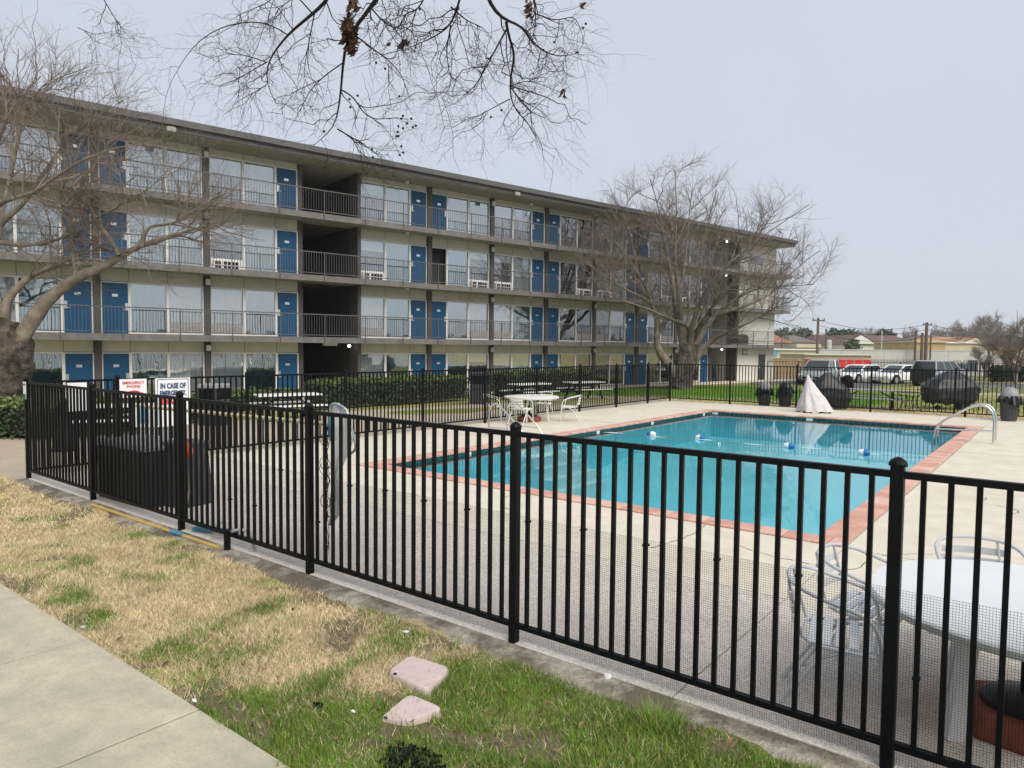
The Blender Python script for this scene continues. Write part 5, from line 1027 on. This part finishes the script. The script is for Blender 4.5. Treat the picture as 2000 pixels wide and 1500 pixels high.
o = fl_.build('fallen_leaves', mat('fallen leaf', (.26, .16, .085), .8, .4, 20)); o['kind'] = 'stuff'
# ============================================================ BACKGROUND
def gd(px, depth, z=None):                    # point of the ground along a photo column at a depth
    p = at(px, 690, depth); return Vector((p.x, p.y, (terr(p.x, p.y) if z is None else z)))
M_glassd = mat('car glass', (.02, .03, .033), .08, .2, 3, spec=.8); M_tyre = mat('tyre rubber', (.02, .02, .02), .8, .2, 20); M_rim = mat('alloy rim', (.5, .5, .52), .3, .1, 10, metal=.7)
M_tail = mat('red tail light', (.4, .015, .02), .25, .1, 6); M_head = mat('headlight lens', (.7, .74, .78), .12, .05, 6); M_plate = mat('licence plate', (.7, .72, .74), .5, .05, 5)
def make_car(label, px, depth, head, paint, low, L_=4.6, Wd=1.86, H=1.7, belt=1.02):
    """head: angle between the car's nose and the line of sight towards us, positive = nose swings to picture left"""
    p = gd(px, depth); v = math.atan2(-p.y, -p.x); t = thing('parked_car', label, 'car', p, v-head, 'cars parked beyond the far fence')
    w = Wd/2; l = L_/2
    st_ = [(-l, .5, belt-.12, .86), (-l+.06, .34, belt-.03, .94), (-l+.5, .27, belt, 1.), (-.4, .25, belt, 1.), (l-1.5, .25, belt-.02, 1.), (l-1.2, .26, belt-.05, .99), (l-.5, .27, belt-.13, .96), (l-.12, .3, belt-.25, .9), (l, .42, belt-.42, .8)]
    vs = []; fs = []; n = 10
    for x, zb, zt, s in st_:
        hw = w*s; zm = (zb+zt)/2
        vs += [(x, -hw*.88, zb), (x, -hw*.98, zb+.1), (x, -hw, zm+.02), (x, -hw*.985, zt-.1), (x, -hw*.9, zt), (x, hw*.9, zt), (x, hw*.985, zt-.1), (x, hw, zm+.02), (x, hw*.98, zb+.1), (x, hw*.88, zb)]
    for i in range(len(st_)-1): fs += [(i*n+k, (i+1)*n+k, (i+1)*n+(k+1) % n, i*n+(k+1) % n) for k in range(n)]
    fs += [tuple(range(n)), tuple(range(len(st_)*n-1, (len(st_)-1)*n-1, -1))]
    MB().add(vs, fs).build('body', paint, t, True)
    xb0, xb1, xt0, xt1 = -l+.08, l-1.25, -l+.32, l-2.15
    def ring(z, x0, x1, hw): return [(x0, -hw, z), (x0, hw, z), (x1, hw, z), (x1, -hw, z)]
    b0 = ring(belt-.02, xb0, xb1, w*.9); b1 = ring(H-.06, xt0, xt1, w*.74)
    MB().add(b0+b1, [(0, 1, 5, 4), (1, 2, 6, 5), (2, 3, 7, 6), (3, 0, 4, 7), (4, 5, 6, 7)]).build('windows', M_glassd, t)
    MB().add(ring(H-.075, xt0-.05, xt1+.04, w*.765)+ring(H-.02, xt0+.02, xt1-.05, w*.72)+ring(H, xt0+.2, xt1-.25, w*.6), [(0,1,5,4),(1,2,6,5),(2,3,7,6),(3,0,4,7),(4,5,9,8),(5,6,10,9),(6,7,11,10),(7,4,8,11),(8,9,10,11)]).build('roof', paint, t, True)
    for i in range(4): MB().bar(Vector(b0[i])*1.004, Vector(b1[i])*1.004, .085).build('pillar', paint, t)
    for s in (-1, 1):
        for xx in (.1, -1.0): 
            u = (xx-xb0)/(xb1-xb0); MB().bar((xx, s*w*.905, belt-.02), (xt0+(xt1-xt0)*u, s*w*.745, H-.06), .06).build('pillar', paint if H > 1.6 else M_black, t)
        m_ = MB().bev(l-1.5, l-1.36, s*w*1.0-.02+(0 if s > 0 else -.14), s*w*1.0+.02+(.14 if s > 0 else 0), belt-.02, belt+.13, .03).build('mirror', paint, t)
        MB().bev(l-.32, l-.045, s*w*.72-.16, s*w*.72+.16, belt-.42, belt-.27, .03).build('headlight', M_head, t)
        MB().bev(-l-.012, -l+.12, s*w*.74-.13, s*w*.74+.13, belt-.36, belt-.02, .02).build('tail_light', M_tail, t)
        for xx in (l-.92, -l+.88):
            RX = Matrix.Translation((xx, s*(w-.1), .34)) @ Matrix.Rotation(R(90), 4, 'X')
            MB().lathe([(.43, -.125), (.43, .125)], 24, RX).build('wheel_arch', M_black, t)
            wh = MB().lathe([(.25, -.13), (.33, -.12), (.34, -.06), (.34, .06), (.33, .14), (.25, .15)], 24, RX).build('wheel', M_tyre, t, True); MB().lathe([(.235, -.155), (.235, .158), (.06, .162)], 18, RX).build('rim', M_rim, wh)
    MB().bev(l-.1, l+.012, -.55, .55, .5, belt-.46, .02).build('grille', M_black, t); MB().bev(l-.2, l+.02, -w*.8, w*.8, .3, .45, .03).build('front_bumper', low, t); MB().bev(-l-.03, -l+.12, -w*.85, w*.85, .34, .58, .04).build('rear_bumper', low, t)
    MB().box(l+.0125, l+.02, -.18, .18, .46, .56).build('licence_plate', M_plate, t); MB().box(-l-.02, -l+.0, -.18, .18, .66, .78).build('licence_plate', M_plate, t); return t
M_sil = mat('silver green car paint', (.36, .4, .39), .25, .05, 2, metal=.4); M_wcar = mat('white car paint', (.8, .81, .82), .25, .03, 2); M_gcar = mat('silver car paint', (.42, .43, .45), .25, .05, 2, metal=.5); M_dcar = mat('dark bumper plastic', (.03, .03, .033), .5, .2, 6)
make_car('silver green pickup-height SUV parked nose out left of the white cars', 1602, 51, R(14), M_sil, M_dcar, 4.7, 1.92, 1.8, 1.08)
make_car('white car with dark grille parked next to the silver green SUV', 1676, 56.5, R(30), M_wcar, M_dcar, 4.5, 1.8, 1.46, .92); make_car('white car parked between the other white car and the dark tailgate', 1755, 56, R(36), M_wcar, M_wcar, 4.6, 1.84, 1.52, .95)
dk = make_car('grey SUV with dark tailgate and red tail lights facing away', 1838, 51, R(180+26), M_gcar, M_dcar, 4.8, 1.92, 1.82, 1.1); MB().bev(-2.44, -2.405, -.82, .82, .58, 1.12, .05).build('tailgate', M_dcar, dk); MB().add([(-2.33, -.8, 1.1), (-2.33, .8, 1.1), (-2.1, .68, 1.74), (-2.1, -.68, 1.74)], [(0, 3, 2, 1)]).build('rear_window', M_glassd, dk)
def yaw_to_us(p): return math.atan2(RT.y, RT.x)
BR = math.atan2(RT.y, RT.x)
def house(name, label, x0, x1, ytop_wall, ytop, depth, dl, mw, mr, cat='house', gable=True, nwin=3, group=None, over=.5, mwin=None, rot=0, storeys=1):
    a, b = at(x0, 690, depth), at(x1, 690, depth); c = (a+b)/2; w = (b-a).length; ze = at((x0+x1)/2, ytop_wall, depth).z; zt = at((x0+x1)/2, ytop, depth).z; t = thing(name, label, cat, (c.x, c.y, -.35), BR+rot, group)
    h, ht = ze+.35, zt+.35; mb = MB().box(-w/2, w/2, 0, dl, 0, h); mb.build('wall', mw, t)
    if gable == 'front': MB().add([(-w/2-over, -over, h-.1), (w/2+over, -over, h-.1), (0, -over, ht), (-w/2-over, dl+over, h-.1), (w/2+over, dl+over, h-.1), (0, dl+over, ht)], [(0, 2, 5, 3), (1, 4, 5, 2), (0, 3, 4, 1)]).build('roof', mr, t); MB().add([(-w/2, -over-.02, h-.05), (w/2, -over-.02, h-.05), (0, -over-.02, ht-.15), (-w/2, 0, h-.05), (w/2, 0, h-.05), (0, 0, ht-.15)], [(0, 1, 2), (3, 5, 4), (0, 2, 5, 3), (1, 4, 5, 2)]).build('gable', mw, t)
    elif gable: MB().add([(-w/2-over, -over, h-.1), (w/2+over, -over, h-.1), (w/2+over, dl+over, h-.1), (-w/2-over, dl+over, h-.1), (-w/2+min(dl/2, w*.3)*(gable == 'hip'), dl/2, ht), (w/2-min(dl/2, w*.3)*(gable == 'hip'), dl/2, ht)], [(0, 1, 5, 4), (1, 2, 5), (2, 3, 4, 5), (3, 0, 4), (0, 3, 2, 1)]).build('roof', mr, t)
    else: MB().box(-w/2-.15, w/2+.15, -.25, dl+.2, h+.002, ht).build('parapet', mr, t)
    for s_ in range(storeys):
        for k in range(nwin):
            xw = -w/2+w*(k+.5)/nwin; z0 = h*(s_+.3)/storeys; f_ = MB().box(xw-.65, xw+.65, -.05, -.004, z0, z0+h*.42/storeys).build('window', mwin or M_fr, t); MB().box(xw-.55, xw+.55, -.065, -.051, z0+.1, z0+h*.42/storeys-.1).build('pane', M_glassd, f_)
    return t
M_r1 = mat('brown shingle roof', (.15, .09, .075), .9, .2, 1.2); M_r2 = mat('grey brown shingle roof', (.17, .14, .13), .9, .2, 1.2); M_r3 = mat('terracotta roof', (.45, .2, .13), .85, .2, 2); M_cw = mat('cream wall', (.58, .5, .38), .8, .1, 1); M_tan = mat('tan wall', (.5, .36, .21), .8, .12, 1); M_dkw = mat('blue grey wall', (.09, .11, .14), .8, .15, 1); M_grw = stain(mat('grey concrete wall', (.56, .55, .545), .9, .1, .6), (.45, .44, .42), .8, .45, .65, .5); M_hw = mat('white clapboard', (.72, .71, .69), .7, .06, 1); M_rdoor = mat('red roller door', (.62, .03, .035), .5, .12, 3)
house('gabled_house', 'white gabled house behind the grey wall with a brown roof', 1648, 1708, 671, 653, 125, 16, M_hw, M_r1, gable='front', nwin=0)
house('apartment_building', 'dark two storey apartments with brown roof right of the gabled house', 1710, 1778, 667, 654, 128, 12, M_dkw, M_r1, 'building', True, 8, storeys=2, mwin=M_dkw)
house('house', 'low house under a wide brown roof behind the first utility pole', 1545, 1592, 668, 654, 135, 12, M_cw, M_r2, gable='hip', nwin=3); house('house', 'house under a dark brown roof next to the white gabled house', 1598, 1646, 669, 652, 150, 12, M_dkw, M_r1, gable='hip', nwin=3)
house('house', 'house with a terracotta hip roof seen behind the end balcony railing', 1505, 1540, 668, 652, 120, 9, M_cw, M_r3, gable='hip', nwin=2); house('house', 'pink walled low house beyond the beige building', 1556, 1600, 679, 672, 105, 8, mat('pinkish wall', (.55, .38, .3), .8, .1, 1), M_cw, gable=False, nwin=3)
house('house', 'brown roofed house behind the tan building', 1818, 1880, 666, 653, 120, 12, M_cw, M_r2, gable='hip', nwin=3)
house('tan_building', 'tan flat roofed building behind the grey wall', 1790, 1846, 669, 666, 84, 10, M_tan, M_cw, 'building', False, 2); house('shop_building', 'cream building with an orange gable and a covered front', 1846, 1965, 671, 668, 88, 10, M_cw, M_hw, 'building', False, 7)
house('gabled_house', 'orange gabled roof end above the cream building', 1878, 1922, 668, 657, 95, 12, M_cw, mat('orange siding', (.55, .3, .16), .8, .1, 1), gable='front', nwin=0); house('house', 'low house with a grey roof at the edge of the bare shrubs', 1922, 1985, 669, 658, 100, 12, M_cw, M_r2, gable='hip', nwin=3)
bb = house('commercial_building', 'long cream commercial building with a blue sign panel', 1470, 1606, 684, 681, 78, 9, mat('cream cladding', (.66, .58, .44), .8, .08, 1), M_hw, 'building', False, 0)
a = at(1511, 685, 77.9); MB().box(-3.0+.75, -3.0+1.85, -.12, -.01, a.z-.2, a.z+.4).build('sign_panel', mat('blue sign panel', (.12, .38, .5), .5, .1, 2), bb)
sg = house('storage_building', 'low cream storage building with red roller doors', 1572, 1702, 694, 692, 64, 6, M_cw, mat('pale green trim', (.55, .62, .48), .7, .08, 2), 'building', False, 0)
w_ = (at(1702, 690, 64)-at(1572, 690, 64)).length; h_ = at(1640, 702, 64).z+.35
for k in range(8):
    xw = -w_/2+w_*(k+.5)/8
    d_ = MB().box(xw-.32, xw+.32, -.06, -.004, .0, h_).build('roller_door', M_rdoor, sg)
    for j in range(3): MB().box(xw-.32, xw+.32, -.07, -.061, h_*(.25+.25*j), h_*(.25+.25*j)+.03).build('door_rib', M_rdoor, d_)
wf = thing('wooden_fence', 'tan board fence between the motel and the storage building', 'fence', gd(1498, 60), BR)
wfl = (at(1572, 690, 60)-at(1498, 690, 60)).length; zz = at(1535, 699, 60).z-gd(1498, 60).z; M_wf = mat('weathered board', (.42, .31, .19), .85, .2, 3); bme = MB().box(.005, .135, -.012, .012, 0, zz).mesh('board', M_wf)
for k in range(int(wfl/.14)): obj('board', bme, wf, (k*.14, rng.uniform(-.006, .006), rng.uniform(-.03, 0)))
MB().box(0, wfl, .015, .06, .3, .4).build('rail', M_wf, wf); MB().box(0, wfl, .015, .06, zz-.3, zz-.2).build('rail', M_wf, wf)
gw = thing('concrete_wall', 'long grey concrete wall behind the parked cars', 'wall', gd(1600, 72), BR); gl_ = (at(2100, 690, 72)-at(1600, 690, 72)).length; gh = at(1750, 685, 72).z-gd(1600, 72).z; gpn = MB().box(.01, 2.19, 0, .15, 0, gh).mesh('wall_panel', M_grw); gcap = MB().box(0, 2.2, -.04, .2, gh+.002, gh+.1).mesh('coping', M_grw)
for k in range(int(gl_/2.2)+1): obj('wall_panel', gpn, gw, (k*2.2, 0, 0)); obj('coping', gcap, gw, (k*2.2, 0, 0))
for px in (1816, 1900, 1880): MB().box((at(px, 690, 72)-gd(1600, 72)).dot(RT)-.5, (at(px, 690, 72)-gd(1600, 72)).dot(RT)+.5, -.03, -.004, .5, 1.2 if px != 1900 else 1.6).build('hatch', M_grw if px == 1816 else M_dkw, gw)
q = gd(1700, 57); fence('spear_top_fence', 'distant black spear topped fence behind the parked cars', q.x, q.y, BR-.02, [2.44]*7, picket=spear_me, z=-.31, group='black spear topped fences'); q = gd(1500, 56); fence('spear_top_fence', 'black spear topped fence in front of the tan board fence', q.x, q.y, BR, [2.44]*2, picket=spear_me, z=-.31, group='black spear topped fences')
M_pole = mat('weathered pole wood', (.16, .11, .085), .9, .2, 3); M_ppole = mat('pale metal pole', (.5, .5, .5), .6, .1, 3)
def pole(label, px, ytop, depth, r, cross=0, m=None, lean=0, box=False):
    p = gd(px, depth); h = at(px, ytop, depth).z-p.z; t = thing('utility_pole', label, 'utility pole', p, BR); MB().tube([(0, 0, 0), (lean, 0, h)], [r, r*.75], 10).build('pole', m or M_pole, t)
    if cross: MB().bar((lean-cross, -.12, h-.25), (lean+cross, -.12, h-.25), .12).build('crossarm', m or M_pole, t)
    for s in (-1, 0, 1) if cross else (): MB().lathe([(.05, 0), (.06, .08), (.03, .16)], 8, Matrix.Translation((lean+s*cross*.9, -.12, h-.18))).build('insulator', M_char, t)
    if box: MB().lathe([(.25, h-2.4), (.28, h-2.3), (.28, h-1.4), (.2, h-1.3)], 12, Matrix.Translation((.35, -.1, 0))).build('transformer', M_grw, t)
    return p+Vector((0, 0, h-.2))
A = pole('tall wooden utility pole with a crossarm above the storage building', 1596, 621, 70, .15, .6); pole('slim pole beside a transformer behind the storage building', 1612, 642, 82, .12, 0, None, 0, True); pole('pale street light pole before the dark apartments', 1721, 646, 90, .1, 0, M_ppole)
B = pole('brown utility pole with a small crossarm behind the dark tailgate', 1808, 630, 71, .19, .42); pole('stout brown pole leaning close to the crossarm pole', 1800, 650, 70.5, .17); pole('slim dark pole left of the brown utility poles', 1787, 647, 71, .11); pole('slim dark pole right of the brown utility poles', 1817, 650, 71, .1); pole('single pole near the bare shrubs at the grey wall', 1931, 655, 71, .11)
cw = MB()
for dz in (0, -.5, -1.2): cw.tube([A.lerp(B, k/10)+Vector((0, 0, dz-1.2*(1-(2*k/10-1)**2)*.6)) for k in range(11)], .018, 4); cw.tube([B.lerp(B+(B-A)*2, k/10)+Vector((0, 0, dz-.9*(1-(2*k/10-1)**2))) for k in range(11)], .018, 4)
o = cw.build('power_lines', M_black); tag(o, 'thin power lines sagging between the crossarm poles', 'power lines')
# trees far away
M_ftw = mat('far twig', (.22, .185, .165), .9, .2, .5, col2=(.33, .285, .255)); M_ev = mat('far evergreen leaf', (.07, .09, .06), .8, .3, .3, col2=(.12, .145, .095)); M_och = mat('ochre dry leaf', (.3, .19, .07), .8, .3, .6, col2=(.42, .3, .13))
def small_tree(label, px, ytop, depth, wpx, seed, group, mtw=M_ftw, n=(12, 8, 6), leafm=None, nl=0, lz=.25, ls=.25, r=.5, name='bare_tree'):
    p = gd(px, depth, -.35); h = at(px, ytop, depth).z+.35; w = wpx/2*depth/F; t = thing(name, label, 'tree', p, 0, group); g = np.random.default_rng(seed)
    tr = [([(0, 0, h*.15), (w*.12*math.cos(k*2.4), w*.12*math.sin(k*2.4), h*.35), (w*.5*math.cos(k*2.4+.3), w*.5*math.sin(k*2.4+.3), h*(.55+.1*(k % 3))), (w*.8*math.cos(k*2.4+.5), w*.8*math.sin(k*2.4+.5), h*(.75+.07*(k % 4)))], h*.022, h*.004) for k in range(7)]
    tp = resample([(0, 0, -.1), (.05, 0, h*.12), (0, .05, h*.3)], 8); tv, tf = tubes(tp[None], np.linspace(h*.035, h*.022, 8)[None], 9); obj('trunk', npmesh('trunk', tv, tf, M_limb), t)
    LP, LR = limbs_of(tr, 10); out_ = [tubes(LP, LR, 5)]
    kp = lambda q: ((q[:, 0]/(w*1.05))**2+(q[:, 1]/(w*1.05))**2+((q[:, 2]-h*.55)/(h*.5))**2 < 1)
    b1 = sprout(LP, LR, n[0], (h*.12, h*.3), t0=.2, ang=(25, 65), up=.3, rad=h*.006, K=5, curl=.25, keep=kp, g=g); b2 = sprout(*b1, n[1], (h*.06, h*.16), t0=.15, ang=(25, 60), up=.25, rad=h*.0032, K=4, curl=.25, keep=kp, g=g); b3 = sprout(*b2, n[2], (h*.03, h*.08), t0=.1, ang=(25, 60), up=.2, rad=h*.002, K=3, curl=.2, g=g)
    v, f = join(out_+[tubes(*b1, 3), tubes(*b2, 3), tubes(*b3, 3)]); obj('crown', npmesh('crown', v, f, mtw), t)
    if leafm:
        tips = b2[0][:, 1:].reshape(-1, 3); k = g.integers(0, len(tips), nl); P_ = tips[k]+g.normal(size=(nl, 3))*ls*.8; P_ = P_[P_[:, 2] < h*(.55+lz)]; leaves(P_, g.normal(size=P_.shape), ls, leafm, 'leaves', t, g)
    return t
for i, (px, yt, d, wp, lb) in enumerate(((1692, 634, 170, 40, 'over the ridge of the white gabled house'), (1775, 632, 150, 36, 'at the end of the dark apartments'), (1835, 630, 150, 44, 'just past the slim dark poles'), (1868, 628, 140, 40, 'above the brown roof behind the tan building'), (1905, 624, 120, 46, 'above the orange gabled roof end'))): small_tree('hazy bare tree '+lb, px, yt, d, wp, 50+i, 'bare trees behind the roofs')
for i, (px, yt, d, wp, lb) in enumerate(((1522, 638, 190, 46, 'beside the end balconies of the motel'), (1562, 641, 200, 50, 'between the motel and the tall utility pole'), (1640, 641, 180, 56, 'over the dark brown roof next to the gabled house'), (1662, 643, 190, 40, 'above the near eave of the white gabled house'), (1728, 641, 170, 34, 'behind the top of the pale street light pole'))): small_tree('hazy evergreen tree '+lb, px, yt, d, wp, 70+i, 'evergreen trees behind the roofs', n=(8, 6, 3), leafm=M_ev, nl=2600, lz=.45, ls=.5, name='evergreen_tree')
small_tree('tall bare tree at the right edge behind the shrubs', 1968, 598, 62, 150, 90, None, n=(14, 9, 7)); small_tree('ochre leaved bushy tree at the right edge of the field', 1985, 640, 54, 130, 91, None, M_twig, (14, 9, 6), M_och, 2600, .1, .07, name='bushy_tree'); small_tree('tall hazy bare tree rising left of the right edge trees', 1898, 616, 96, 100, 97, None, n=(14, 9, 6)); small_tree('bare shrub thicket in front of the grey wall', 1925, 668, 66, 70, 92, None, n=(12, 8, 6), name='bare_shrub'); small_tree('bare tree leaning over the grey roofed house', 1940, 626, 80, 90, 93, None)
small_tree('small olive bush before the white gabled house', 1662, 664, 118, 26, 94, None, n=(8, 6, 3), leafm=mat('olive leaf', (.12, .14, .06), .8, .3, .5), nl=1800, lz=.5, ls=.3, name='bush')
q = gd(1962, 58); h0 = gd(1945, 58); h1 = gd(1995, 58); hedge('dark evergreen shrub below the ochre bushy tree', (h0.x, h0.y), (h1.x, h1.y), 1.4, 1.3, 2500, .12, group=None, z=-.32)
g = np.random.default_rng(31); n = 42000; ang = g.uniform(-1.25, 2.3, n); dist = g.uniform(230, 330, n); dirx = -math.sin(YAW)*np.cos(ang)+math.cos(YAW)*np.sin(ang); diry = math.cos(YAW)*np.cos(ang)+math.sin(YAW)*np.sin(ang)
hh = np.array([6.2+3.2*mnoise.noise(Vector((a*26, 0, 0)))+1.6*mnoise.noise(Vector((a*90, 5, 0))) for a in ang]); P_ = np.stack([dirx*dist, diry*dist, hh*np.sqrt(g.random(n))], 1); k = np.array([mnoise.noise(Vector((a*30, 9, 0))) for a in ang]) > .05
M_mass = mat('far wood twigs', (.2, .175, .165), .9, .2, .2, col2=(.3, .265, .25)); md_ = g.normal(size=P_.shape); md_ /= np.linalg.norm(md_, axis=1, keepdims=True)
leaves(P_[k], md_[k], .75, M_ev, 'far_woods', None, g); leaves(P_[~k], md_[~k], .7, M_mass, 'far_woods', None, g)
# ============================================================ AIR
hz = MB().box(-420, 420, -40, 420, -3.5, 24).build('haze', None, kind='stuff'); hm = bpy.data.materials.new('haze air'); hm.use_nodes = True; n = hm.node_tree.nodes; L = hm.node_tree.links; n.clear(); o_ = n.new('ShaderNodeOutputMaterial'); pv = n.new('ShaderNodeVolumePrincipled'); pv.inputs['Color'].default_value = (.86, .89, .93, 1); pv.inputs['Density'].default_value = .0004; L.new(pv.outputs[0], o_.inputs['Volume']); hz.data.materials.append(hm)
